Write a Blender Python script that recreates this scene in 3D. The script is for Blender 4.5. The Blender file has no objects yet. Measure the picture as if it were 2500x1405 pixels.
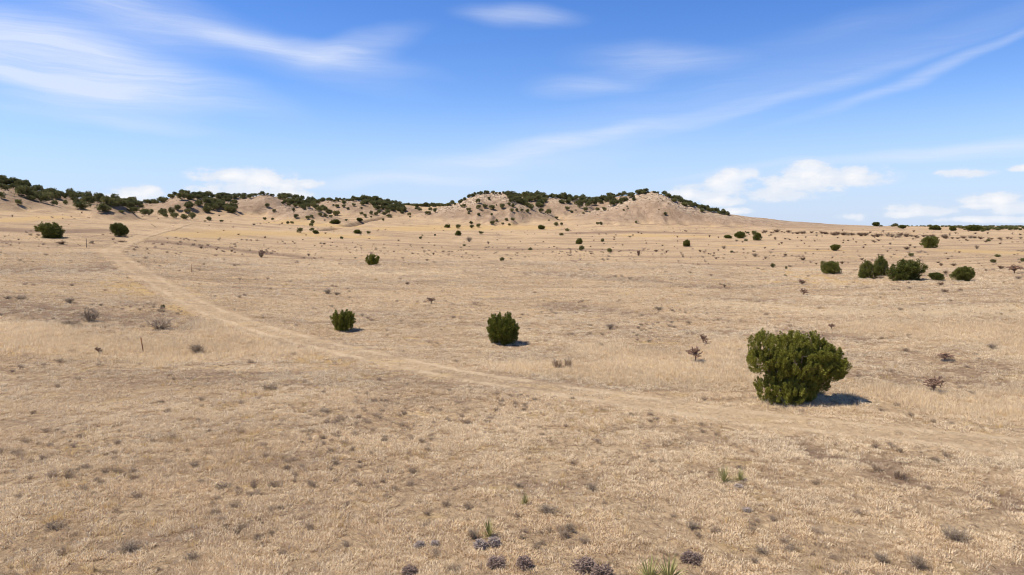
import bpy, math, random
import numpy as np
from mathutils import Vector

# ------------------------------------------------------------------ camera, world, sun, exposure
SC = bpy.context.scene
F = 1667.0; CX, CY, YH = 1250.0, 702.5, 552.0      # photograph pixels (2500 wide)
H = 8.2                                            # camera height over the near ground
PITCH = math.atan((CY - YH) / F)
cd = bpy.data.cameras.new("camera"); cam = bpy.data.objects.new("camera", cd)
SC.collection.objects.link(cam); SC.camera = cam
cam.location = (0, 0, H); cam.rotation_euler = (math.pi / 2 - PITCH, 0, 0)
cd.sensor_width = 36.0; cd.lens = 36.0 * F / 2500.0; cd.clip_start = 0.1; cd.clip_end = 30000

SUN_EL = math.radians(59); SUN_AZ = math.radians(-95)     # azimuth from +Y towards +X : the sun stands to the left, a little behind the camera
sl = bpy.data.lights.new("sun", "SUN"); sl.energy = 5.0; sl.angle = math.radians(0.5); sl.color = (1.0, 0.915, 0.775)
sun = bpy.data.objects.new("sun", sl); SC.collection.objects.link(sun)
sdir = Vector((math.sin(SUN_AZ) * math.cos(SUN_EL), math.cos(SUN_AZ) * math.cos(SUN_EL), math.sin(SUN_EL)))
sun.rotation_euler = sdir.to_track_quat('Z', 'Y').to_euler()
SC.view_settings.view_transform = 'Standard'; SC.view_settings.look = 'None'
SC.view_settings.exposure = 0.26; SC.cycles.pixel_filter_type = 'BLACKMAN_HARRIS'; SC.cycles.filter_width = 1.05; SC.view_settings.gamma = 1.0

world = bpy.data.worlds.new("World"); SC.world = world; world.use_nodes = True
WT = world.node_tree; WT.nodes.clear()


class NB:
    """small node-building helper"""
    def __init__(s, tree): s.t = tree
    def n(s, typ, **kw):
        nd = s.t.nodes.new(typ)
        for k, v in kw.items(): setattr(nd, k, v)
        return nd
    def put(s, sock, v):
        if isinstance(v, bpy.types.NodeSocket): s.t.links.new(v, sock)
        elif v is not None: sock.default_value = v
    def math(s, op, a, b=None, c=None, clamp=False):
        nd = s.n('ShaderNodeMath', operation=op, use_clamp=clamp)
        for i, v in enumerate((a, b, c)): s.put(nd.inputs[i], v)
        return nd.outputs[0]
    def vmath(s, op, a, b=None):
        nd = s.n('ShaderNodeVectorMath', operation=op)
        s.put(nd.inputs[0], a)
        if b is not None: s.put(nd.inputs[1], b)
        return nd.outputs[1] if op == 'LENGTH' else nd.outputs[0]
    def mapping(s, v, loc=(0, 0, 0), rot=(0, 0, 0), scale=(1, 1, 1), vt='POINT'):
        nd = s.n('ShaderNodeMapping', vector_type=vt); s.put(nd.inputs['Vector'], v)
        nd.inputs['Location'].default_value = loc
        nd.inputs['Rotation'].default_value = rot; nd.inputs['Scale'].default_value = scale
        return nd.outputs[0]
    def noise(s, v, scale, detail=4, rough=0.55, dist=0.0, col=False):
        nd = s.n('ShaderNodeTexNoise'); s.put(nd.inputs['Vector'], v)
        nd.inputs['Scale'].default_value = scale; nd.inputs['Detail'].default_value = detail
        nd.inputs['Roughness'].default_value = rough; nd.inputs['Distortion'].default_value = dist
        return nd.outputs['Color' if col else 'Fac']
    def ramp(s, v, a, b, lo=0.0, hi=1.0, smooth=True):
        nd = s.n('ShaderNodeMapRange', interpolation_type='SMOOTHSTEP' if smooth else 'LINEAR')
        s.put(nd.inputs[0], v)
        for i, x in zip((1, 2, 3, 4), (a, b, lo, hi)): nd.inputs[i].default_value = x
        return nd.outputs[0]
    def mix(s, f, a, b, bt='MIX'):
        nd = s.n('ShaderNodeMix', data_type='RGBA', blend_type=bt); s.put(nd.inputs[0], f)
        for sock, v in ((nd.inputs[6], a), (nd.inputs[7], b)):
            if isinstance(v, tuple) and len(v) == 3: v = (*v, 1)
            s.put(sock, v)
        return nd.outputs[2]


def ray_dir(px, v):
    x = (px - CX) / F; y = -(v - CY) / F
    d = np.array([x, math.cos(PITCH) + y * math.sin(PITCH), -math.sin(PITCH) + y * math.cos(PITCH)])
    return d / np.linalg.norm(d)


def sky_deg(px, v):
    d = ray_dir(px, v)
    return math.degrees(math.atan2(d[0], d[1])), math.degrees(math.asin(d[2]))


def build_world():
    B = NB(WT)
    tc = B.n('ShaderNodeTexCoord').outputs['Generated']
    sky = B.n('ShaderNodeTexSky', sky_type='NISHITA', sun_disc=False)
    sky.sun_elevation = SUN_EL; sky.sun_rotation = SUN_AZ
    sky.altitude = 1700; sky.air_density = 1.0; sky.dust_density = 0.6; sky.ozone_density = 2.0
    sep = B.n('ShaderNodeSeparateXYZ'); B.put(sep.inputs[0], tc)
    X, Y, Z = sep.outputs
    az = B.math('MULTIPLY', B.math('ARCTAN2', X, Y), 57.29578)
    el = B.math('MULTIPLY', B.math('ARCSINE', Z), 57.29578)
    cmb = B.n('ShaderNodeCombineXYZ'); B.put(cmb.inputs[0], az); B.put(cmb.inputs[1], el)
    P = cmb.outputs[0]
    # warp
    wn = B.noise(B.mapping(P, scale=(0.06, 0.14, 1)), 1.0, 3, 0.5, col=True)
    wv = B.vmath('MULTIPLY', B.vmath('SUBTRACT', wn, (0.5, 0.5, 0.5)), (7.0, 3.4, 0))
    PW = B.vmath('ADD', P, wv)
    # fibres
    fib = B.noise(B.mapping(PW, rot=(0, 0, math.radians(-10)), scale=(0.05, 0.55, 1)), 1.0, 6, 0.6, 0.4)
    fib2 = B.noise(B.mapping(PW, rot=(0, 0, math.radians(-14)), scale=(0.11, 2.0, 1)), 1.0, 8, 0.72)
    acc = None
    # px, py, half length px, half width px, tilt (deg, up to the right), strength
    for (px, v, L, W, rot, st) in [
        (60, 130, 330, 95, -14, .85), (330, 165, 330, 48, -16, .55), (160, 216, 330, 22, -3, .75),
        (330, 205, 220, 22, 3, .35), (120, 265, 330, 34, 2, .30), (200, 10, 260, 60, -20, .45),
        (480, 60, 480, 60, -13, .42), (720, 118, 330, 34, -7, .42), (860, 118, 160, 36, 14, .42),
        (1255, 47, 160, 26, 2, .50), (1590, 142, 200, 40, -3, .48), (1450, 203, 150, 30, 2, .42),
        (1290, 368, 330, 24, 8, .55), (1560, 316, 380, 22, 12, .30), (1900, 248, 420, 18, 14, .30),
        (2300, 165, 360, 16, 18, .40), (1700, 250, 700, 80, 14, .16), (2330, 85, 420, 40, 12, .12),
        (2350, 368, 380, 20, 4, .75), (1000, 440, 260, 18, 2, .7), (1230, 400, 400, 30, 3, .28),
        (1800, 412, 220, 10, 4, .30), (370, 310, 180, 18, -2, .25), 
        (2050, 60, 300, 30, 8, .10)]:
        a0, e0 = sky_deg(px, v); k = 1 / 29.1
        m = B.mapping(PW, loc=(a0, e0, 0), rot=(0, 0, math.radians(rot)), scale=(L * k, W * k, 1), vt='TEXTURE')
        g = B.ramp(B.vmath('LENGTH', m), 1.25, 0.0, 0.0, st)
        acc = g if acc is None else B.math('ADD', acc, g)
    fb = B.math('ADD', B.ramp(fib, .28, .72, .6, 1.15, False), B.ramp(fib2, .3, .7, -.24, .24, False))
    cir = B.math('MULTIPLY', acc, fb, clamp=True)
    cir = B.ramp(cir, 0.0, 1.0, 0.0, 0.80, False)
    # low cumulus
    cn = B.noise(B.mapping(P, scale=(0.5, 0.9, 1)), 1.0, 7, 0.58)
    cacc = None
    for (px, v, L, W) in [
        (555, 430, 75, 20), (640, 442, 75, 30), (700, 452, 60, 20), (745, 450, 45, 14), (600, 466, 110, 26), (700, 478, 60, 16),
        (335, 476, 60, 20), (275, 484, 55, 14), (1798, 432, 48, 24), (1765, 458, 95, 26), (1705, 476, 70, 22), (1750, 490, 60, 14),
        (1985, 422, 70, 28), (2065, 432, 95, 24), (1960, 452, 100, 28), (1900, 470, 90, 20), (2110, 434, 50, 12), (1790, 518, 45, 10),
        (2245, 514, 66, 17), (2200, 524, 46, 11), (2432, 490, 60, 17), (2485, 508, 56, 17), (2400, 503, 40, 9), (2355, 423, 48, 11),
        (2085, 530, 34, 9), (2420, 536, 100, 8), (2510, 410, 30, 8)]:
        a0, e0 = sky_deg(px, v); k = 1 / 29.1
        m = B.mapping(P, loc=(a0, e0, 0), scale=(L * k, W * k, 1), vt='TEXTURE')
        g = B.ramp(B.vmath('LENGTH', m), 1.5, 0.0, 0.0, 1.0, False)
        cacc = g if cacc is None else B.math('MAXIMUM', cacc, g)
    cd_ = B.math('ADD', cacc, B.math('MULTIPLY', B.ramp(cacc, 0, .35), B.ramp(cn, .25, .75, -.42, .42, False)))
    cum = B.math('MULTIPLY', B.ramp(cd_, .32, .60), B.ramp(B.noise(B.mapping(P, loc=(9, 4, 0), scale=(.35, .8, 1)), 1.0, 4, .5), .3, .55, .72, .98))
    cum2 = B.ramp(cd_, .12, .5, 0.0, .35)
    # horizon veil
    veil = B.ramp(el, 11.0, -1.0, 0.0, 0.86)
    col = B.mix(1.0, sky.outputs[0], (1.02, 1.20, 1.50), 'MULTIPLY')
    col = B.mix(B.ramp(el, 5, 19, 0.0, 1.0), col, B.mix(1.0, col, (0.60, 0.81, 1.02), 'MULTIPLY'))
    col = B.mix(B.ramp(el, 24, 60, 0.0, 1.0), col, B.mix(1.0, col, (0.38, 0.26, 0.16), 'MULTIPLY'))  # unseen upper sky dimmed and warmed on purpose, for darker, less blue shadows
    col = B.mix(veil, col, (4.9, 5.75, 7.5))
    col = B.mix(cir, col, (6.6, 7.2, 8.5))
    col = B.mix(cum2, col, (6.2, 6.9, 8.0))
    col = B.mix(cum, col, B.mix(B.math('MULTIPLY', B.ramp(cd_, .45, 1.1, .3, 1.0), B.ramp(B.noise(B.mapping(P, loc=(0, .25, 0), scale=(.5, .9, 1)), 1.0, 5, .55), .35, .6, .4, 1.0)), (6.3, 6.9, 7.9), (8.2, 8.2, 8.35)))
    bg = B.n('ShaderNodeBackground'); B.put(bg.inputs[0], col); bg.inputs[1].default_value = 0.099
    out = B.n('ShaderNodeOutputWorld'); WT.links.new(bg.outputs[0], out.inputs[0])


build_world()
world.cycles.sampling_method = 'MANUAL'; world.cycles.sample_map_resolution = 512

# ------------------------------------------------------------------ terrain function
def vnoise(x, y, seed=0):
    xi = np.floor(x).astype(np.int64); yi = np.floor(y).astype(np.int64)
    xf = x - xi; yf = y - yi
    u = xf * xf * (3 - 2 * xf); w = yf * yf * (3 - 2 * yf)
    def h(a, b):
        n = (a * 374761393 + b * 668265263 + seed * 982451653) & 0xFFFFFFFF
        n = ((n ^ (n >> 13)) * 1274126177) & 0xFFFFFFFF
        return ((n ^ (n >> 16)) & 0xFFFF) / 65535.0
    return (h(xi, yi) * (1 - u) + h(xi + 1, yi) * u) * (1 - w) + (h(xi, yi + 1) * (1 - u) + h(xi + 1, yi + 1) * u) * w


def fbm(x, y, seed=0, octv=4, gain=0.5):
    s = 0; a = 1; t = 0
    for i in range(octv):
        s = s + a * (vnoise(x, y, seed + i * 17) - 0.5); t += a; a *= gain; x = x * 2.03 + 5.1; y = y * 2.03 + 1.7
    return s / t * 2


def az_of(px): return math.atan2((px - CX) / F, math.cos(PITCH) + (CY - YH) / F * math.sin(PITCH))


def z_of(px, v, d):
    r = ray_dir(px, v)
    return H + d * r[2] / math.hypot(r[0], r[1])


AZ = np.concatenate([np.radians(np.arange(-180, -43, 4.0)), np.radians(np.arange(-43, 43.001, 0.115)), np.radians(np.arange(46, 180.1, 4.0))])
AZ[-1] = math.pi; AZ[0] = -math.pi
D = [0.6, 1.2, 2.0, 3.0, 4.0]
while D[-1] < 190: D.append(D[-1] * 1.0085)
while D[-1] < 470: D.append(D[-1] + 1.3)
while D[-1] < 12000: D.append(D[-1] * 1.025 + 1)
D = np.array(D); NA, ND = len(AZ), len(D)

BASE = {
    -300: [(147, 575), (200, 540), (250, 515), (300, 495), (380, 480), (700, 470)],
    0: [(80, 708), (110, 640), (147, 583), (200, 545), (250, 519), (290, 503), (350, 497), (450, 496), (700, 500)],
    300: [(80, 712), (115, 622), (147, 585), (200, 552), (250, 530), (300, 516), (400, 510), (700, 503)],
    600: [(60, 780), (100, 668), (150, 612), (200, 577), (250, 552), (300, 534), (350, 522), (450, 512), (700, 500)],
    1250: [(60, 780), (105, 652), (160, 615), (215, 592), (260, 569), (300, 551), (350, 533), (450, 512), (700, 500)],
    1600: [(60, 780), (105, 655), (160, 620), (215, 595), (260, 571), (300, 554), (350, 538), (450, 520), (700, 514)],
    1900: [(60, 782), (105, 676), (150, 628), (200, 599), (260, 577), (320, 560), (380, 548), (450, 544), (700, 546)],
    2150: [(60, 782), (103, 684), (150, 630), (200, 600), (260, 580), (320, 567), (400, 558), (550, 555), (1500, 553.5)],
    2500: [(60, 782), (103, 686), (150, 630), (200, 600), (260, 581), (320, 568), (400, 561), (550, 557), (1500, 553)],
}
pxs = sorted(BASE); tab = []
for p in pxs:
    pts = [(0, 0), (20, 0), (45, 0)] + [(d, z_of(p, v, d)) for d, v in BASE[p]]
    dl, zl = pts[-1]
    pts += [(dl + 400, zl + 0.0), (12500, zl + (-3 if p > 2000 else 0))]
    zz = np.interp(D, [a for a, _ in pts], [b for _, b in pts])
    tab.append(zz)
tab = np.array(tab).T
# smooth along distance
for _ in range(3):
    k = 9; pad = np.pad(tab, ((k, k), (0, 0)), 'edge')
    tab = sum(pad[i:i + ND] for i in range(2 * k + 1)) / (2 * k + 1)
azk = np.array([az_of(p) for p in pxs])
base = np.empty((ND, NA))
azc = np.clip(AZ, azk[0], azk[-1])
for i in range(ND): base[i] = np.interp(azc, azk, tab[i])
kk = 40; pad = np.pad(base, ((0, 0), (kk, kk)), 'edge'); cs = np.cumsum(np.pad(pad, ((0, 0), (1, 0))), axis=1)
sm = (cs[:, 2 * kk + 1:] - cs[:, :-2 * kk - 1]) / (2 * kk + 1)
base = sm
XX = D[:, None] * np.sin(AZ)[None]; YY = D[:, None] * np.cos(AZ)[None]
DD = np.broadcast_to(D[:, None], base.shape)
base = base + fbm(XX / 14, YY / 14, 3, 3) * 0.16 * np.clip(DD / 60, .4, 1) + fbm(XX / 45, YY / 45, 9, 3) * 0.45 * np.clip((DD - 20) / 80, 0, 1)
Z0 = base.copy(); HILL = np.zeros_like(base); ROCK = np.zeros_like(base); PALE = np.zeros_like(base)

LAYERS = [  # crest polyline (px, v), crest distance, front foot, back foot, rockiness near the crest
    ([(-500, 430), (-200, 425), (-40, 440), (30, 452), (100, 466), (200, 486), (300, 496), (400, 498), (520, 500)], 345, 52, 130, .2),
    ([(-400, 470), (-100, 452), (0, 462), (30, 466), (60, 474), (100, 488), (140, 500), (170, 512)], 285, 34, 50, .3),
    ([(225, 506), (245, 498), (265, 493), (285, 496), (305, 506), (335, 522)], 245, 20, 26, .4),
    ([(330, 520), (360, 505), (400, 492), (425, 478), (442, 473), (470, 475), (500, 483), (540, 490), (580, 505)], 345, 46, 70, .3),
    ([(430, 482), (520, 482), (600, 482), (680, 482), (760, 491), (860, 492), (960, 500), (1010, 510)], 430, 46, 90, .2),
    ([(530, 508), (560, 496), (590, 488), (620, 480), (645, 475), (665, 477), (680, 485), (695, 497), (715, 508)], 365, 44, 60, .35),
    ([(655, 515), (680, 504), (700, 501), (715, 504), (730, 514)], 325, 20, 30, .5),
    ([(680, 527), (710, 516), (738, 507), (756, 507), (780, 516), (820, 530), (850, 538)], 300, 26, 34, .6),
    ([(760, 505), (785, 494), (810, 489), (850, 488), (900, 490), (950, 495), (1000, 508), (1040, 522)], 385, 48, 60, .45),
    ([(1000, 533), (1040, 520), (1080, 507), (1120, 495), (1145, 484), (1165, 476), (1185, 473), (1215, 473), (1238, 475), (1255, 483), (1285, 497), (1320, 513), (1355, 528)], 350, 48, 70, 1.0),
    ([(1200, 482), (1260, 481), (1300, 482), (1330, 483), (1365, 484), (1400, 492), (1430, 500), (1450, 506)], 405, 46, 90, .7),
    ([(1180, 480), (1300, 481), (1400, 486), (1450, 487), (1500, 482), (1550, 476), (1620, 480), (1680, 500)], 445, 44, 120, .2),
    ([(1380, 532), (1430, 521), (1470, 508), (1500, 497), (1530, 485), (1555, 477), (1575, 472), (1605, 472), (1625, 477), (1645, 487), (1672, 500), (1710, 512), (1760, 522), (1820, 530), (1900, 539), (2000, 547), (2100, 552.5), (2200, 556)], 350, 50, 90, 1.0),
]
for li, (pts, dc, wf, wb, rk) in enumerate(LAYERS):
    a = np.array([az_of(p) for p, _ in pts]); dvar = dc + fbm(AZ * 14, AZ * 0 + li * 3.1, 40 + li, 2) * 5
    zc = np.interp(AZ, a, [z_of(p, v, dc) for p, v in pts], left=-99, right=-99)
    zc = zc + (dvar - dc) * (zc - H) / dc
    inside = zc > -50
    ic = np.searchsorted(D, dc)
    hh = np.where(inside, np.maximum(0, zc - base[ic]), 0)
    ker = np.hanning(9); ker /= ker.sum(); hh = np.convolve(hh, ker, 'same')
    t = (DD - dvar[None]) / np.where(DD < dvar[None], wf, wb)
    rill = fbm(XX / 9, YY / 30, 60 + li, 3)
    t = t * 1.18 * (1 + 0.42 * rill + 0.30 * fbm(XX / 26, YY / 60, 90 + li, 2))
    p = np.clip(1 - np.abs(t), 0, 1)
    prof = np.where(t < 0, p ** 1.25 * (1.45 - .45 * p), p * p * (3 - 2 * p))
    flat = np.clip(1 - np.abs(t) * 2.2, 0, 1)
    cand = base + hh[None] * prof
    cand += np.clip(hh, 0, 8)[None] / 8 * np.clip(prof * 3, 0, 1) * (rill * 1.1 + fbm(XX / 3.2, YY / 3.2, 70 + li, 3) * 0.40 * (0.4 + rk * prof))
    m = cand > Z0
    Z0 = np.where(m, cand, Z0)
    amt = np.clip(hh[None] * prof / 2.2, 0, 1)
    HILL = np.maximum(HILL, np.where(m, amt, 0))
    ROCK = np.where(m, np.clip((prof - .60) * 3.6, 0, 1) * rk * np.clip(hh / 8, 0, 1)[None], ROCK * (1 - amt * m))
# small eroded ledges at rocky crests
Z0 += ROCK * 0.45 * np.round(fbm(XX / 5, YY / 5, 5, 3) * 2.5) / 2.5


def idx(d, az):
    return np.interp(d, D, np.arange(ND)), np.interp(az, AZ, np.arange(NA))


def sample(A, x, y):
    x = np.asarray(x, float); y = np.asarray(y, float)
    i, j = idx(np.hypot(x, y), np.arctan2(x, y))
    i0 = np.clip(i.astype(int), 0, ND - 2); j0 = np.clip(j.astype(int), 0, NA - 2); fi = i - i0; fj = j - j0
    return (A[i0, j0] * (1 - fi) + A[i0 + 1, j0] * fi) * (1 - fj) + (A[i0, j0 + 1] * (1 - fi) + A[i0 + 1, j0 + 1] * fi) * fj


def terr(x, y): return sample(Z0, x, y)


def hit(px, v, tries=40):
    """where the sight line through a photograph pixel meets the terrain"""
    for k in range(tries):
        r = ray_dir(px, v); az = math.atan2(r[0], r[1]); s = r[2] / math.hypot(r[0], r[1])
        j = np.interp(az, AZ, np.arange(NA)); j0 = min(int(j), NA - 2); fj = j - j0
        col = Z0[:, j0] * (1 - fj) + Z0[:, j0 + 1] * fj
        diff = H + D * s - col
        w = np.where(diff[8:] < 0)[0]
        if len(w):
            i = w[0] + 8
            d0, d1 = D[i - 1], D[i]; f = diff[i - 1] / (diff[i - 1] - diff[i])
            d = d0 + (d1 - d0) * f
            if d < 2500: return d * math.sin(az), d * math.cos(az), H + d * s, d
        v += 0.8
    return None


# ---- the dirt track's course, from far to near
TRK = [(452, 548), (415, 560), (372, 571), (338, 582), (312, 594), (285, 606), (270, 616), (300, 638), (352, 672), (420, 713), (500, 754), (600, 792),
       (700, 822), (800, 847), (900, 870), (1000, 892), (1100, 912), (1200, 930), (1350, 952), (1500, 974), (1700, 1004), (1900, 1030), (2100, 1052), (2300, 1072), (2600, 1100), (2900, 1130)]
tp = np.array([hit(*p)[:2] for p in TRK])
def catmull(P, n):
    out = []
    for i in range(len(P) - 1):
        p0 = P[max(i - 1, 0)]; p1 = P[i]; p2 = P[i + 1]; p3 = P[min(i + 2, len(P) - 1)]
        m = max(2, int(np.linalg.norm(p2 - p1) / n))
        for k in range(m):
            t = k / m
            out.append(0.5 * ((2 * p1) + (-p0 + p2) * t + (2 * p0 - 5 * p1 + 4 * p2 - p3) * t * t + (-p0 + 3 * p1 - 3 * p2 + p3) * t ** 3))
    out.append(P[-1]); return np.array(out)
TR = catmull(tp, 0.5)
# even out small wobbles
for _ in range(6): TR[1:-1] = (TR[:-2] + TR[1:-1] * 2 + TR[2:]) / 4
def track_dist(x, y):
    x = np.asarray(x); y = np.asarray(y); out = np.full(x.shape, 1e9)
    P = TR[::3]
    for s in range(0, len(x), 4000):
        dx = x[s:s + 4000, None] - P[None, :, 0]; dy = y[s:s + 4000, None] - P[None, :, 1]
        out[s:s + 4000] = np.sqrt((dx * dx + dy * dy).min(1))
    return out

def band(polys):
    """0..1 mask on the terrain grid: distance in metres to polylines of (px, v, halfwidth)"""
    M = np.zeros_like(Z0)
    for poly in polys:
        P = []
        for p in poly:
            h = hit(p[0], p[1])
            P.append((h[0], h[1], p[2]))
        for (a, b) in zip(P[:-1], P[1:]):
            ax, ay, aw = a; bx, by, bw = b; L2 = (bx - ax) ** 2 + (by - ay) ** 2 + 1e-6
            mx = (ax + bx) / 2; my = (ay + by) / 2; R = math.sqrt(L2) / 2 + max(aw, bw) * 2.2
            dm = math.hypot(mx, my); i0, i1 = np.searchsorted(D, [dm - R, dm + R]); azm = math.atan2(mx, my); da = math.asin(min(1, R / dm))
            j0, j1 = np.searchsorted(AZ, [azm - da, azm + da])
            x = XX[i0:i1, j0:j1]; y = YY[i0:i1, j0:j1]
            t = np.clip(((x - ax) * (bx - ax) + (y - ay) * (by - ay)) / L2, 0, 1)
            dd = np.hypot(x - ax - t * (bx - ax), y - ay - t * (by - ay)) / (aw + (bw - aw) * t)
            dd = dd + fbm(x / 3, y / 3, 11, 3) * .5
            M[i0:i1, j0:j1] = np.maximum(M[i0:i1, j0:j1], np.clip(1.5 - dd, 0, 1))
    return M

TALL = band([
    [(-200, 815, 4), (60, 820, 4.2), (200, 838, 3.6), (330, 858, 3), (450, 862, 3), (560, 850, 3.5), (700, 860, 2.2)],
    [(560, 800, 3), (640, 830, 3)],
    [(760, 850, 1.5), (840, 862, 1.5)],
    [(1280, 895, 1.8), (1400, 905, 2.2), (1560, 912, 2.2), (1680, 915, 2), (1800, 925, 1.8)],
    [(1500, 860, 2.5), (1660, 895, 3), (1780, 850, 2)],
    [(2120, 800, 2.5), (2250, 800, 3), (2500, 820, 4), (2600, 840, 4)],
    [(2160, 960, 2), (2300, 985, 2.5), (2560, 1000, 3)],
    [(2080, 1000, .9), (1950, 1000, .7), (1860, 985, .7)],
    [(1750, 740, 3), (2050, 760, 3), (2500, 760, 4)],
    [(600, 637, 3), (760, 640, 3), (900, 668, 2.5), (1100, 660, 2)],
])
YEL = band([
    [(430, 745, 1.0), (520, 800, 1.3), (600, 835, 1.6), (700, 870, 1.2), (820, 880, 1.2), (900, 890, .9)],
    [(450, 575, 6), (600, 568, 7), (760, 572, 8), (900, 580, 5)],
    [(700, 545, 10), (830, 552, 9)],
    [(960, 560, 9), (1100, 556, 12), (1300, 556, 10)],
    [(1560, 575, 7), (1700, 578, 6)], [(1780, 600, 2.5), (1860, 600, 2.5)], [(1950, 612, 2), (2050, 612, 2)],
    [(2340, 612, 4), (2520, 620, 4)], [(1880, 690, 2), (1960, 690, 2)], [(300, 690, 3), (360, 710, 3)],
    [(20, 840, 2), (80, 850, 2)], [(0, 540, 5), (140, 530, 5)], [(1900, 660, 3), (2050, 690, 3)],
])
DARK = band([
    [(0, 660, 4), (160, 660, 4), (290, 650, 3)], [(0, 745, 4), (120, 750, 3), (240, 790, 2.5), (380, 775, 2.6), (480, 800, 1.6)],
    [(380, 590, 4), (480, 600, 4), (600, 612, 3), (760, 630, 2)], [(0, 562, 5), (150, 566, 5), (260, 562, 4)],
    [(1300, 665, 2), (1400, 672, 2.6), (1560, 684, 2.4), (1660, 692, 1.2)], [(1660, 698, 1.6), (1800, 704, 1.4), (1940, 690, 1)],
    [(1360, 745, 2.2), (1460, 755, 2.2), (1560, 770, 1.6), (1660, 778, .8)], [(1740, 728, 1.2), (1860, 735, 1)],
    [(1950, 815, 1.6), (2080, 828, 1.6)], [(1400, 570, 5), (1540, 566, 5), (1700, 570, 4)],
    [(1160, 610, 2.5), (1400, 608, 2.5), (1560, 612, 2)],
    [(1830, 1040, .8), (1960, 1100, .8), (2080, 1120, .7), (2190, 1160, .8)], [(2380, 1190, .6), (2500, 1240, .7)],
])
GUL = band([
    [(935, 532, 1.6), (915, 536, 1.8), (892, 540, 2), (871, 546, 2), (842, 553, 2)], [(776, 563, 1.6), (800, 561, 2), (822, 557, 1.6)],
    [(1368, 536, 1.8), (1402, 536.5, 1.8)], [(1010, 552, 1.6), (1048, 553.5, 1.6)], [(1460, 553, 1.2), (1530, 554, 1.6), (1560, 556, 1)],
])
Z0 -= GUL * 1.5
Z0 -= DARK * 0.06


def new_obj(name, me, mats=(), parent=None):
    o = bpy.data.objects.new(name, me)
    for m in mats: me.materials.append(m)
    SC.collection.objects.link(o)
    if parent is not None: o.parent = parent
    return o


def mesh_np(name, V, Fc, smooth=False):
    """mesh from numpy verts and faces (n,3) or (n,4)"""
    me = bpy.data.meshes.new(name); V = np.asarray(V, np.float32); Fc = np.asarray(Fc, np.int32); k = Fc.shape[1]
    me.vertices.add(len(V)); me.vertices.foreach_set('co', V.ravel())
    me.loops.add(Fc.size); me.loops.foreach_set('vertex_index', Fc.ravel())
    me.polygons.add(len(Fc)); me.polygons.foreach_set('loop_start', np.arange(0, Fc.size, k, dtype=np.int32))
    if smooth: me.polygons.foreach_set('use_smooth', np.ones(len(Fc), bool))
    me.update(calc_edges=True); return me


# ------------------------------------------------------------------ materials
def new_mat(name, rough=0.9, spec=0.15):
    m = bpy.data.materials.new(name); m.use_nodes = True; t = m.node_tree; t.nodes.clear(); B = NB(t)
    out = B.n('ShaderNodeOutputMaterial'); p = B.n('ShaderNodeBsdfPrincipled')
    p.inputs['Roughness'].default_value = rough; p.inputs['Specular IOR Level'].default_value = spec
    t.links.new(p.outputs[0], out.inputs[0]); return m, B, p, out


def prairie_color(B, pos, attrs=True):
    """dry plain colour from world position: straw, bare soil, mauve-brown mats, gold patches"""
    big = B.noise(B.mapping(pos, scale=(0.018, 0.05, 0.02)), 1.0, 4, 0.6)
    med = B.noise(B.mapping(pos, scale=(0.10, 0.22, 0.1)), 1.0, 5, 0.6, 0.5)
    med2 = B.noise(B.mapping(pos, loc=(31, 7, 0), scale=(0.16, 0.3, 0.1)), 1.0, 5, 0.62)
    c = B.mix(B.ramp(big, .40, .60), (0.415, 0.292, 0.182), (0.515, 0.370, 0.232))
    c = B.mix(B.ramp(med, .50, .64, 0, .9), c, (0.315, 0.220, 0.154))
    c = B.mix(B.ramp(med2, .50, .64, 0, .85), c, (0.57, 0.42, 0.268))
    strk = B.noise(B.mapping(pos, loc=(5, 9, 0), rot=(0, 0, .06), scale=(0.016, 0.16, 0.1)), 1.0, 5, 0.65, .8)
    c = B.mix(B.ramp(strk, .53, .63, 0, .75), c, (0.265, 0.182, 0.125))
    c = B.mix(B.ramp(strk, .47, .36, 0, .75), c, (0.51, 0.37, 0.235))
    gold = B.noise(B.mapping(pos, loc=(3, 77, 0), scale=(0.35, 0.5, 0.3)), 1.0, 4, 0.6)
    c = B.mix(B.ramp(gold, .55, .70, 0, .6), c, (0.56, 0.40, 0.19))
    return c


def attr(B, name, typ='GEOMETRY'):
    a = B.n('ShaderNodeAttribute', attribute_type=typ); a.attribute_name = name; return a.outputs['Fac']


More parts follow.
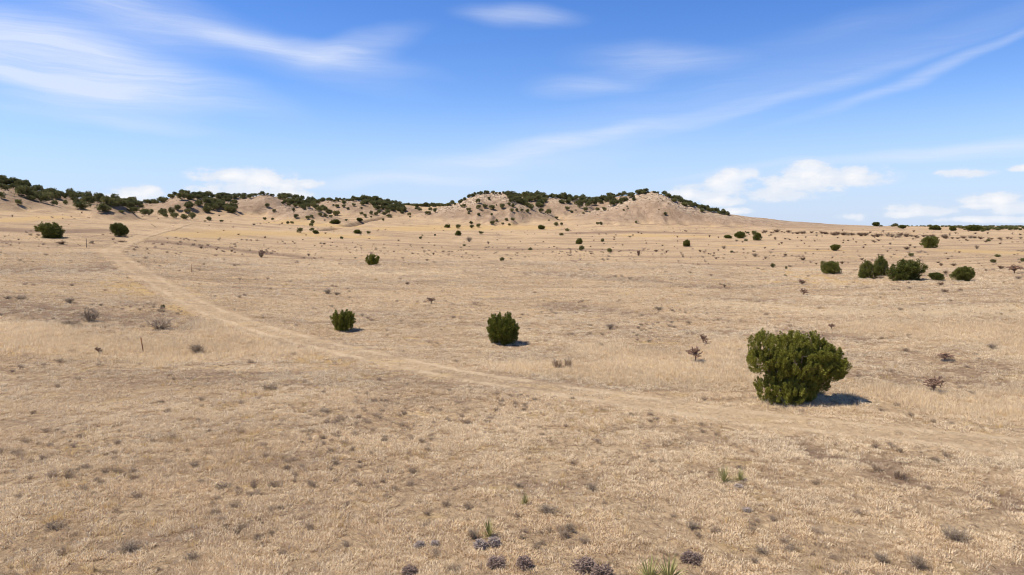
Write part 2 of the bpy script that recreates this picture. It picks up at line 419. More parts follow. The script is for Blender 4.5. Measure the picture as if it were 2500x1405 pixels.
def ground_material(track=False):
    m, B, p, out = new_mat('track_soil' if track else 'prairie_ground', 0.95, 0.08)
    pos = B.n('ShaderNodeNewGeometry').outputs['Position']
    c = prairie_color(B, pos)
    # fibrous litter at hand scale
    f1 = B.noise(B.mapping(pos, scale=(1, 1, 1)), 4.2, 7, 0.70, 0.7)
    f2 = B.noise(B.mapping(pos, scale=(1, 1, 1)), 1.7, 6, 0.70, 0.4)
    f3 = B.noise(pos, 26.0, 3, 0.6)
    c = B.mix(B.ramp(f2, .53, .68, 0, .6), c, (0.27, 0.185, 0.125))
    c = B.mix(B.ramp(f1, .49, .34, 0, .75), c, (0.70, 0.53, 0.34))
    c = B.mix(B.ramp(f1, .54, .66, 0, .75), c, (0.17, 0.11, 0.07))
    c = B.mix(B.ramp(f3, .50, .75, 0, .45), c, (0.20, 0.14, 0.10))
    c = B.mix(B.ramp(f3, .45, .25, 0, .35), c, (0.60, 0.45, 0.31))
    if track:
        lat = attr(B, 'lateral'); wear = attr(B, 'wear')
        w = B.noise(pos, 0.8, 4, 0.6); lw = B.math('ADD', B.math('ABSOLUTE', lat), B.ramp(w, .3, .7, -.22, .22, False))
        rut = B.math('MULTIPLY', B.ramp(lw, .50, .72), B.ramp(lw, 1.20, .98))
        brk = B.ramp(B.noise(pos, 0.35, 4, 0.6), .38, .60, .10, 1.0)
        rut = B.math('MULTIPLY', rut, brk)
        soil = B.mix(B.noise(pos, 5.0, 5, 0.7), (0.50, 0.375, 0.25), (0.74, 0.58, 0.40))
        c = B.mix(B.math('MULTIPLY', B.math('MULTIPLY', rut, wear), .95), c, soil)
        verge = B.ramp(lw, 1.8, .9, 0, .30)
        c = B.mix(B.math('MULTIPLY', verge, wear), c, (0.60, 0.45, 0.285))
    else:
        hill = attr(B, 'hill'); rock = attr(B, 'rock'); tall = attr(B, 'tall'); yel = attr(B, 'gold'); dk = attr(B, 'mat'); gl = attr(B, 'bank')
        hn = B.noise(B.mapping(pos, scale=(.25, .12, .25)), 1.0, 6, 0.68, .6)
        hc = B.mix(B.ramp(hn, .36, .64), (0.245, 0.170, 0.120), (0.40, 0.290, 0.205))
        hd = B.noise(pos, 1.1, 5, 0.7)
        hc = B.mix(B.ramp(hd, .52, .66, 0, .7), hc, (0.17, 0.115, 0.08))
        c = B.mix(B.math('MULTIPLY', hill, B.ramp(hn, .2, .6, .65, .95)), c, hc)
        rn = B.noise(B.mapping(pos, scale=(.5, .5, 1.4)), 1.0, 7, 0.75)
        rc = B.mix(B.ramp(rn, .40, .58), (0.24, 0.17, 0.12), (0.60, 0.48, 0.36))
        c = B.mix(B.math('MULTIPLY', rock, B.ramp(hd, .3, .6, .6, 1)), c, rc)
        c = B.mix(B.math('MULTIPLY', tall, .7), c, (0.63, 0.485, 0.315))
        c = B.mix(B.math('MULTIPLY', yel, .75), c, (0.53, 0.365, 0.175))
        c = B.mix(B.math('MULTIPLY', dk, .85), c, (0.255, 0.175, 0.122))
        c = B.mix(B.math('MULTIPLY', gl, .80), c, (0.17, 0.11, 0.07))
    B.put(p.inputs['Base Color'], c)
    bn = B.math('ADD', B.math('MULTIPLY', f2, 1.3), B.math('ADD', B.math('MULTIPLY', f1, .8), B.math('MULTIPLY', f3, .18)))
    bmp = B.n('ShaderNodeBump'); bmp.inputs['Strength'].default_value = 1.0; bmp.inputs['Distance'].default_value = 0.24 if not track else 0.20
    B.put(bmp.inputs['Height'], bn)
    if not track:
        b2 = B.n('ShaderNodeBump'); B.put(b2.inputs['Strength'], B.math('MULTIPLY', hill, .9)); b2.inputs['Distance'].default_value = 2.2
        B.put(b2.inputs['Height'], B.noise(B.mapping(pos, scale=(.14, .07, .14)), 1.0, 5, 0.6, .5)); B.put(bmp.inputs['Normal'], b2.outputs[0])
    B.put(p.inputs['Normal'], bmp.outputs[0])
    return m


def tint_mat(name, lo, hi, trans=0.25, rough=0.8, instancer=True, nscale=3.0, prairie=0.0):
    m, B, p, out = new_mat(name, rough, 0.2)
    tx = attr(B, 'tint', 'INSTANCER') if instancer else B.n('ShaderNodeObjectInfo').outputs['Random']
    pos = B.n('ShaderNodeNewGeometry').outputs['Position']
    n = B.noise(pos, nscale, 3, 0.6)
    f = B.math('ADD', B.math('MULTIPLY', tx, .6), B.math('MULTIPLY', n, .45), clamp=True)
    c = B.mix(f, lo, hi)
    if prairie: c = B.mix(prairie, c, prairie_color(B, pos))
    B.put(p.inputs['Base Color'], c)
    if trans:
        tr = B.n('ShaderNodeBsdfTranslucent'); B.put(tr.inputs[0], c); mx = B.n('ShaderNodeMixShader'); mx.inputs[0].default_value = trans
        B.t.links.new(p.outputs[0], mx.inputs[1]); B.t.links.new(tr.outputs[0], mx.inputs[2]); B.t.links.new(mx.outputs[0], out.inputs[0])
    return m


def foliage_mat(name, lo, hi, rnd=.5, nscale=2.5, dead=0.0):
    m, B, p, out = new_mat(name, .65, 0.25)
    r = B.n('ShaderNodeObjectInfo').outputs['Random']; pos = B.n('ShaderNodeNewGeometry').outputs['Position']
    n = B.noise(pos, nscale, 4, 0.7); t = attr(B, 'leaf_tint')
    f = B.math('ADD', B.math('MULTIPLY', r, rnd), B.math('ADD', B.ramp(n, .3, .7, 0, .5, False), B.math('MULTIPLY', B.math('SUBTRACT', t, .5), .5)), clamp=True)
    c = B.mix(f, lo, hi)
    if dead: c = B.mix(B.ramp(B.noise(pos, 1.3, 5, .75), .60, .72, 0, dead), c, (0.16, 0.115, 0.06))
    B.put(p.inputs['Base Color'], c)
    tr = B.n('ShaderNodeBsdfTranslucent'); B.put(tr.inputs[0], c); mx = B.n('ShaderNodeMixShader'); mx.inputs[0].default_value = .18
    B.t.links.new(p.outputs[0], mx.inputs[1]); B.t.links.new(tr.outputs[0], mx.inputs[2]); B.t.links.new(mx.outputs[0], out.inputs[0])
    return m


def plain_mat(name, a, b, scale=8.0, rough=.85, stretch=(1, 1, 1)):
    m, B, p, out = new_mat(name, rough, 0.2)
    tc = B.n('ShaderNodeTexCoord').outputs['Object']
    n = B.noise(B.mapping(tc, scale=stretch), scale, 5, 0.65)
    B.put(p.inputs['Base Color'], B.mix(B.ramp(n, .3, .7), a, b))
    bmp = B.n('ShaderNodeBump'); bmp.inputs['Strength'].default_value = .5; bmp.inputs['Distance'].default_value = .01
    B.put(bmp.inputs['Height'], n); B.put(p.inputs['Normal'], bmp.outputs[0]); return m


M_GROUND = ground_material(); M_TRACK = ground_material(True)
M_LEAF = foliage_mat('juniper_needles', (0.105, 0.125, 0.018), (0.330, 0.315, 0.060), dead=.6)
M_LEAF_FAR = foliage_mat('distant_juniper_needles', (0.088, 0.098, 0.038), (0.235, 0.225, 0.085), .7, 1.0)
M_LEAF_MID = foliage_mat('mid_juniper_needles', (0.082, 0.096, 0.020), (0.215, 0.215, 0.050), .45, 1.5)
M_BARK = plain_mat('juniper_bark', (0.10, 0.075, 0.06), (0.30, 0.25, 0.21), 14, .9, (3, 3, .5))
M_TWIG = plain_mat('weathered_grey_twigs', (0.21, 0.165, 0.12), (0.46, 0.37, 0.285), 9)
M_TWIG_BROWN = plain_mat('brown_twigs', (0.14, 0.09, 0.06), (0.25, 0.17, 0.12), 9)
M_CHOLLA = plain_mat('cactus_stems', (0.15, 0.092, 0.065), (0.33, 0.215, 0.155), 20)
M_YUCCA = foliage_mat('yucca_leaves', (0.26, 0.26, 0.09), (0.58, 0.52, 0.26), .1, 6)
M_MAUVE = foliage_mat('mauve_grey_leaves', (0.19, 0.135, 0.112), (0.46, 0.35, 0.30), .2, 9)
M_PALECUSH = foliage_mat('ashy_leaves', (0.34, 0.28, 0.25), (0.70, 0.60, 0.54), .2, 9)
M_CLUMP = plain_mat('dead_clump_blades', (0.30, 0.22, 0.15), (0.55, 0.42, 0.29), 9)
M_RUST = plain_mat('rusty_steel', (0.22, 0.10, 0.05), (0.40, 0.22, 0.12), 30, .8)
M_GREYWOOD = plain_mat('grey_weathered_wood', (0.14, 0.11, 0.09), (0.26, 0.21, 0.17), 12)
M_STRAW = tint_mat('straw_blades', (0.74, 0.575, 0.385), (1.0, 0.88, 0.665), .30, prairie=.25)
M_BROWNGRASS = tint_mat('grey_brown_blades', (0.20, 0.14, 0.095), (0.90, 0.71, 0.49), .25)
M_TALLGRASS = tint_mat('tall_pale_blades', (0.68, 0.54, 0.36), (0.95, 0.81, 0.58), .46, nscale=1.6)
M_GOLDGRASS = tint_mat('golden_blades', (0.58, 0.42, 0.20), (0.80, 0.60, 0.32), .4)
M_SHRUBLET = tint_mat('mauve_brown_twiglets', (0.30, 0.225, 0.165), (0.70, 0.545, 0.41), .2)

# ------------------------------------------------------------------ ground, track
V = np.stack([XX, YY, Z0], -1).reshape(-1, 3)
ii, jj = np.meshgrid(np.arange(ND - 1), np.arange(NA - 1), indexing='ij'); q = (ii * NA + jj).ravel()
FQ = np.stack([q, q + 1, q + NA + 1, q + NA], 1)
# centre fan over the hole at the origin
c0 = len(V); V = np.vstack([V, [[0, 0, float(Z0[0].mean())]]])
gm = bpy.data.meshes.new('ground')
tri = np.stack([np.full(NA - 1, c0), np.arange(NA - 1) + 1, np.arange(NA - 1)], 1)
FQ = FQ[:, ::-1]
li = np.concatenate([FQ.ravel(), tri.ravel()]).astype(np.int32)
ls = np.concatenate([np.arange(len(FQ)) * 4, len(FQ) * 4 + np.arange(len(tri)) * 3]).astype(np.int32)
gm.vertices.add(len(V)); gm.vertices.foreach_set('co', V.astype(np.float32).ravel())
gm.loops.add(len(li)); gm.loops.foreach_set('vertex_index', li)
gm.polygons.add(len(ls)); gm.polygons.foreach_set('loop_start', ls); gm.polygons.foreach_set('use_smooth', np.ones(len(ls), bool))
gm.update(calc_edges=True)
for nm, A in (('hill', HILL), ('rock', ROCK), ('tall', TALL), ('gold', YEL), ('mat', DARK), ('bank', GUL)):
    a = gm.attributes.new(nm, 'FLOAT', 'POINT'); a.data.foreach_set('value', np.append(A.ravel(), 0).astype(np.float32))
go = new_obj('ground', gm, [M_GROUND]); go['kind'] = 'structure'; go['label'] = 'dry straw-coloured prairie rising to low eroded hills'

tan = np.gradient(TR, axis=0); tan /= np.linalg.norm(tan, axis=1)[:, None]; nor = np.stack([-tan[:, 1], tan[:, 0]], 1)
lats = np.linspace(-1.9, 1.9, 15); TV = TR[:, None] + nor[:, None] * lats[None, :, None]
dd = np.hypot(TV[..., 0], TV[..., 1]); prof = -0.03 * np.exp(-((np.abs(lats) - .85) / .3) ** 2) * 0
tz = terr(TV[..., 0], TV[..., 1]) + 0.018 + dd * 0.0006
# feather the border down into the ground
edge = np.clip((1.9 - np.abs(lats)) / .35, 0, 1)[None]; tz = tz - (1 - edge) * (0.03 + dd * .0012)
TVV = np.concatenate([TV, tz[..., None]], -1).reshape(-1, 3); n1, n2 = len(TR), len(lats)
ii, jj = np.meshgrid(np.arange(n1 - 1), np.arange(n2 - 1), indexing='ij'); q = (ii * n2 + jj).ravel()
tm = mesh_np('dirt_track', TVV, np.stack([q, q + 1, q + n2 + 1, q + n2], 1), True)
a = tm.attributes.new('lateral', 'FLOAT', 'POINT'); a.data.foreach_set('value', np.tile(lats, n1).astype(np.float32))
a = tm.attributes.new('wear', 'FLOAT', 'POINT'); a.data.foreach_set('value', np.interp(dd.ravel(), [35, 60, 90, 120, 300], [1.0, .80, .34, .40, .15]).astype(np.float32))
to = new_obj('dirt_track', tm, [M_TRACK]); to['kind'] = 'structure'; to['label'] = 'faint two-rut dirt track winding across the prairie'

# ------------------------------------------------------------------ mesh makers
def rand_dir(rng, n):
    v = rng.normal(size=(n, 3)); return v / np.linalg.norm(v, axis=1)[:, None]


def nrm(v): return v / (np.linalg.norm(v, axis=-1, keepdims=True) + 1e-9)


def leaf_tris(c, a, l, w, rng):
    """one slim triangle per leaf: base centre c, axis a, length l, half width w"""
    b = nrm(np.cross(a, rand_dir(rng, len(c)))); l = np.broadcast_to(l, len(c))[:, None]; w = np.broadcast_to(w, len(c))[:, None]
    V = np.stack([c - b * w, c + b * w, c + a * l], 1).reshape(-1, 3)
    return V, np.arange(len(V)).reshape(-1, 3)


def crown_mesh(name, rng, lobes, n_plume, leaves, pl, pr, leaf, mat, up=.9, fill=.25):
    """lobes: (x, y, z, rx, ry, rz); plumes sprout from their skins and point up and outward"""
    L = np.array(lobes, float); area = (L[:, 3] * L[:, 4] * L[:, 5]) ** (2 / 3); pick = rng.choice(len(L), n_plume, p=area / area.sum())
    nd = rand_dir(rng, n_plume); nd[:, 2] = nd[:, 2] * .9 + .12; nd = nrm(nd)
    base = L[pick, :3] + nd * L[pick, 3:6] * (1 - fill * rng.random(n_plume)[:, None] ** 1.5)
    ax = nrm(nd * .65 + np.array([0, 0, up]) + rng.normal(size=(n_plume, 3)) * .16)
    ln = pl * rng.uniform(.6, 1.25, n_plume)
    base = base - ax * ln[:, None] * .65
    tipz = rng.random(n_plume)
    t = rng.random((n_plume, leaves)) ** .85
    rad = pr * rng.uniform(.7, 1.2, n_plume)[:, None] * (np.sin(np.clip(t * .85 + .15, 0, 1) * math.pi) ** .8 + .12) * np.sqrt(rng.random((n_plume, leaves)))
    side = rand_dir(rng, n_plume * leaves).reshape(n_plume, leaves, 3)
    side = nrm(side - (side * ax[:, None]).sum(-1, keepdims=True) * ax[:, None])
    c = base[:, None] + ax[:, None] * (t * ln[:, None])[..., None] + side * rad[..., None]
    la = nrm(ax[:, None] * .9 + side * .6 + rng.normal(size=c.shape) * .3)
    c = c.reshape(-1, 3); la = la.reshape(-1, 3); tint = np.repeat(rng.random(n_plume), leaves) * .6 + rng.random(len(c)) * .4
    keep = c[:, 2] > 0.01; c, la, tint = c[keep], la[keep], tint[keep]
    s = leaf * rng.uniform(.6, 1.3, len(c))
    V, Fc = leaf_tris(c, la, s, s * .24, rng)
    me = mesh_np(name, V, Fc); me.materials.append(mat)
    a = me.attributes.new('leaf_tint', 'FLOAT', 'FACE'); a.data.foreach_set('value', tint.astype(np.float32))
    return me


def tube(V, Fc, pts, rads, k=6):
    pts = [Vector(p) for p in pts]; o = len(V)
    for i, p in enumerate(pts):
        t = (pts[min(i + 1, len(pts) - 1)] - pts[max(i - 1, 0)]).normalized(); a = t.orthogonal().normalized(); b = t.cross(a)
        for j in range(k):
            th = 2 * math.pi * j / k; V.append(tuple(p + (a * math.cos(th) + b * math.sin(th)) * rads[i]))
    for i in range(len(pts) - 1):
        for j in range(k):
            j2 = (j + 1) % k; Fc.append((o + i * k + j, o + i * k + j2, o + (i + 1) * k + j2, o + (i + 1) * k + j))


def trunk_mesh(name, rng, lobes, r, n=6, mat=None, sub=3):
    V, Fc = [], []
    for i in range(n):
        lb = lobes[i % len(lobes)]; tgt = Vector(lb[:3]) + Vector(rng.normal(size=3) * .35) * min(lb[3:])
        tgt.z = max(tgt.z, .3); st = Vector((rng.normal() * r * .7, rng.normal() * r * .7, -r))
        mid = st.lerp(tgt, .5) + Vector(rng.normal(size=3)) * .10 * (tgt - st).length; mid.z = max(mid.z * .75, .05)
        tube(V, Fc, [st, st.lerp(mid, .5) + Vector(rng.normal(size=3)) * r * .5, mid, tgt], [r, r * .75, r * .55, r * .2])
        for s in range(sub):
            e = mid.lerp(tgt, rng.random()) + Vector(rng.normal(size=3)) * .5 * min(lb[3:]); e.z = max(e.z, .1)
            tube(V, Fc, [mid.lerp(tgt, rng.random() * .5), e.lerp(tgt, .3), e], [r * .35, r * .22, r * .08], 4)
    me = mesh_np(name, V, Fc, True); me.materials.append(mat); return me


def blades_mesh(name, rng, n, h, spread, lean, w, mat, curl=.35):
    V, Fc = [], []
    r = np.sqrt(rng.random(n)) * spread; th = rng.random(n) * 2 * math.pi
    for i in range(n):
        b = Vector((r[i] * math.cos(th[i]), r[i] * math.sin(th[i]), -.01)); l = h * rng.uniform(.55, 1.15)
        out = Vector((math.cos(th[i] + rng.normal() * .8), math.sin(th[i] + rng.normal() * .8), 0)) * lean * rng.uniform(.2, 1.4)
        s = Vector((-out.y, out.x, 0)); s = (s.normalized() if s.length > 1e-5 else Vector((1, 0, 0))) * w
        s.rotate(__import__('mathutils').Euler((0, 0, rng.normal() * .9)))
        m = b + (out * .45 + Vector((0, 0, 1))).normalized() * l * .6; t = m + (out * (1 + curl) + Vector((0, 0, 1 - curl))).normalized() * l * .4
        o = len(V); V += [tuple(b - s), tuple(b + s), tuple(m + s * .7), tuple(m - s * .7), tuple(t)]
        Fc += [(o, o + 1, o + 2), (o, o + 2, o + 3), (o + 3, o + 2, o + 4)]
    me = mesh_np(name, V, Fc); me.materials.append(mat); return me


def twig_mesh(name, rng, n, h, spread, mat, thick=.006, forks=3, flat=0.0):
    V, Fc = [], []
    for i in range(n):
        th = rng.random() * 2 * math.pi; le = rng.uniform(.15, 1) * spread
        d = Vector((math.cos(th) * le, math.sin(th) * le, rng.uniform(.5, 1) * h * (1 - flat * rng.random())))
        st = Vector((rng.normal() * .03, rng.normal() * .03, -.02)); m = st + d * .5 + Vector(rng.normal(size=3)) * .08 * h; e = st + d
        tube(V, Fc, [st, m, e], [thick, thick * .8, thick * .4], 3)
        for k in range(forks):
            s = m.lerp(e, rng.random()); e2 = s + (d.normalized() + Vector(rng.normal(size=3)) * .6).normalized() * h * rng.uniform(.2, .42)
            e2.z = max(e2.z, .02); tube(V, Fc, [s, (s + e2) / 2 + Vector(rng.normal(size=3)) * .02, e2], [thick * .6, thick * .5, thick * .25], 3)
    me = mesh_np(name, V, Fc); me.materials.append(mat); return me


def cholla_meshes(rng, h, spread):
    """tree-cactus: a woody trunk, arms of chained joints that fork and droop, short spines"""
    V, Fc = [], []; AV, AF = [], []
    tube(V, Fc, [(0, 0, -.05), (rng.normal() * .03, rng.normal() * .03, h * .22), (rng.normal() * .05, rng.normal() * .05, h * .4)], [h * .035, h * .03, h * .024])
    def arm(p, d, depth):
        l = h * rng.uniform(.13, .2); e = p + d * l; r = h * .030 * (1.25 - depth * .1)
        n = 6; pts = [p.lerp(e, i / n) for i in range(n + 1)]; tube(AV, AF, pts, [r * (.6 if i in (0, n) else (1.1 if i % 2 else .85)) for i in range(n + 1)], 6)
        for k in range(16):
            q = p.lerp(e, rng.random()); s = Vector(rng.normal(size=3)).normalized(); o = len(AV); u = s.orthogonal().normalized() * r * .25
            AV.extend([tuple(q + u), tuple(q - u), tuple(q + s * r * 2.6)]); AF.append((o, o + 1, o + 2, o + 2))
        if depth < 4:
            for k in range(2 if rng.random() < .8 else 1):
                nd = (d * .7 + Vector((rng.normal() * .7, rng.normal() * .7, rng.normal() * .35 + .12 - (.25 if depth > 2 else 0)))).normalized()
                if (e.x ** 2 + e.y ** 2) ** .5 < spread: arm(e, nd, depth + 1)
    for k in range(9):
        a = k / 9 * 2 * math.pi + rng.normal() * .4; arm(Vector((0, 0, h * rng.uniform(.18, .4))), Vector((math.cos(a) * .8, math.sin(a) * .8, rng.uniform(.3, 1.6))).normalized(), 1)
    AF2 = [f if f[2] != f[3] else None for f in AF]; quads = [f for f in AF2 if f]; tris = [f[:3] for f in AF if f[2] == f[3]]
    tv, ta = mesh_np('trunk', V, Fc, True), bpy.data.meshes.new('arms'); ta.from_pydata(AV, [], quads + tris); ta.update()
    tv.materials.append(M_TWIG_BROWN); ta.materials.append(M_CHOLLA); return tv, ta


def yucca_mesh(name, rng, n, l, w=.012):
    n = int(n * .7)
    V, Fc = [], []
    for i in range(n):
        th = rng.random() * 6.283; el = rng.uniform(.1, 1.3); d = Vector((math.cos(th) * math.cos(el), math.sin(th) * math.cos(el), math.sin(el)))
        s = d.cross(Vector((0, 0, 1))); s = (s.normalized() if s.length > .05 else Vector((1, 0, 0))); ll = l * rng.uniform(.7, 1.05); u = s.cross(d) * w * .5
        b = Vector((0, 0, .03)) + d * .02; m = b + d * ll * .45; t = b + d * ll - Vector((0, 0, ll * .06 * math.cos(el)))
        o = len(V); V += [tuple(b - s * w * .6), tuple(b + u * -1), tuple(b + s * w * .6), tuple(m - s * w), tuple(m - u), tuple(m + s * w), tuple(t)]
        Fc += [(o, o + 1, o + 4), (o, o + 4, o + 3), (o + 1, o + 2, o + 5), (o + 1, o + 5, o + 4), (o + 3, o + 4, o + 6), (o + 4, o + 5, o + 6)]
    me = mesh_np(name, V, Fc); me.materials.append(M_YUCCA); a = me.attributes.new('leaf_tint', 'FLOAT', 'FACE')
    a.data.foreach_set('value', np.repeat(rng.random(n), 6).astype(np.float32)); return me


def cushion_mesh(name, rng, mat, n=1400, rag=.25, leaf=.07):
    d = rand_dir(rng, n); d[:, 2] = np.abs(d[:, 2]); rr = (1 - rag * rng.random(n)) * (1 + .18 * np.sin(d[:, 0] * 5 + rng.random() * 6) * np.cos(d[:, 1] * 4))
    c = d * rr[:, None] * np.array([.5, .5, 1.0]) * .92; c[:, 2] = np.maximum(c[:, 2], 0)
    a = nrm(d + rng.normal(size=d.shape) * .55); V, Fc = leaf_tris(c, a, leaf * rng.uniform(.6, 1.5, n), leaf * .22, rng)
    me = mesh_np(name, V, Fc); me.materials.append(mat); at = me.attributes.new('leaf_tint', 'FLOAT', 'FACE'); at.data.foreach_set('value', rng.random(n).astype(np.float32)); return me


# ------------------------------------------------------------------ naming
ONES = 'zeroth first second third fourth fifth sixth seventh eighth ninth tenth eleventh twelfth thirteenth fourteenth fifteenth sixteenth seventeenth eighteenth nineteenth'.split()
TENS = {2: ('twentieth', 'twenty'), 3: ('thirtieth', 'thirty'), 4: ('fortieth', 'forty'), 5: ('fiftieth', 'fifty'), 6: ('sixtieth', 'sixty'), 7: ('seventieth', 'seventy')}
def ordinal(n):
    if n < 20: return ONES[n]
    t, u = divmod(n, 10); return TENS[t][0] if u == 0 else TENS[t][1] + '-' + ONES[u]


def tag(o, label, cat, group=None, kind=None):
    if label: o['label'] = label
    if cat: o['category'] = cat
    if group: o['group'] = group
    if kind: o['kind'] = kind


def root_empty(name, x, y, z, rz=0.0, s=(1, 1, 1)):
    o = bpy.data.objects.new(name, None); SC.collection.objects.link(o); o.location = (x, y, z); o.rotation_euler = (0, 0, rz); o.scale = s
    o.empty_display_size = .3; return o


def place_px(px, v): 
    h = hit(px, v); x, y, z, d = h
    return x, y, float(terr(x, y)), math.sqrt(d * d + (z - H) ** 2)


# ------------------------------------------------------------------ junipers
def rnd_lobes(rng, n, squat=1.0):
    """lobes inside a unit-wide, .8-high bush, foot at z=0"""
    L = [(0, 0, .40, .30, .30, .30)]
    for i in range(n):
        a = i / n * 6.283 + rng.normal() * .5; rr = rng.uniform(.14, .26)
        L.append((math.cos(a) * rr, math.sin(a) * rr, rng.uniform(.22, .52), rng.uniform(.17, .25), rng.uniform(.17, .25), rng.uniform(.17, .26)))
    return L


FARV = []; FARW = []
for i in range(7):
    rng = np.random.default_rng(100 + i); lb = rnd_lobes(rng, 5 + i % 3)
    FARV.append(crown_mesh('far_crown', rng, lb, 170, 20, .13, .075, .065, M_LEAF_FAR, .4, .4))
MIDV = []; MIDW = []
for i in range(6):
    rng = np.random.default_rng(200 + i); lb = rnd_lobes(rng, 6 + i % 3)
    MIDV.append(crown_mesh('crown', rng, lb, 340, 70, .15, .050, .036, M_LEAF_MID, .6, .4)); MIDW.append(trunk_mesh('trunk', rng, lb, .028, 6, M_BARK, 2))


def near_juniper(px, v, wpx, hpx, lobes, args, seed, label, trunk_r=.09, trunks=8, sub=4):
    x, y, z, d = place_px(px, v); rng = np.random.default_rng(seed); m = d / F
    r = root_empty('juniper_tree', x, y, z, 0); tag(r, label, 'juniper', 'junipers on the open plain')
    W, Hh = wpx * m, hpx * m
    lb = [(a * W, b * W, c * Hh, rx * W, ry * W, rz * Hh) for a, b, c, rx, ry, rz in lobes]
    new_obj('crown', crown_mesh('crown', rng, lb, *args, M_LEAF, .95, .3), parent=r)
    new_obj('trunk', trunk_mesh('trunk', rng, lb, trunk_r, trunks, M_BARK, sub), parent=r)
    return r


BIG = [(-.32, .0, .78, .13, .17, .20), (-.39, -.05, .58, .10, .14, .17), (-.20, -.08, .60, .13, .18, .18), (-.09, -.08, .80, .11, .17, .20), (-.06, .2, .66, .18, .18, .18), (.04, -.02, .80, .05, .1, .18), (.07, -.02, .70, .11, .18, .18),
       (.15, -.05, .78, .06, .12, .20), (.19, -.05, .66, .11, .2, .16), (.26, .03, .70, .06, .12, .18), (.30, .05, .60, .11, .18, .16), (.37, -.02, .60, .07, .12, .18), (.40, .0, .48, .10, .16, .16), (.39, .05, .40, .09, .15, .12), (-.05, -.16, .55, .18, .16, .2), (.12, -.14, .50, .16, .16, .18), (.26, -.06, .46, .13, .15, .16),
       (-.31, -.10, .22, .10, .13, .16), (-.22, -.18, .17, .12, .14, .15), (-.09, -.2, .17, .11, .12, .16), (.06, -.08, .20, .13, .14, .19), (.17, .06, .24, .11, .16, .18), (.0, .1, .34, .22, .18, .24), (.27, .04, .25, .08, .12, .14), (-.14, -.04, .38, .16, .17, .18)]
near_juniper(1938, 977, 228, 157, BIG, (1500, 150, .42, .078, .064), 1, 'largest juniper, broad many-lobed crown casting a shadow beside the dirt track', .10, 16, 7)
RND = [(0, 0, .46, .36, .36, .40), (-.14, -.06, .50, .27, .27, .36), (.14, .02, .48, .27, .27, .36), (-.1, .1, .3, .28, .28, .26), (.12, -.1, .28, .26, .26, .25), (0, -.15, .4, .28, .25, .36)]
near_juniper(1228, 840, 92, 80, RND, (230, 190, .75, .105, .095), 2, 'rounded upright juniper with spiky plumes, alone in the middle of the plain', .06, 8, 3)
near_juniper(838, 808, 62, 51, RND, (120, 210, .72, .10, .095), 3, 'small spiky juniper standing just behind the dirt track', .05, 6, 2)
near_juniper(908, 648, 40, 29, RND, (90, 120, .55, .12, .13), 4, 'small spiky juniper on the plain, directly behind the one near the track', .05, 5, 1)

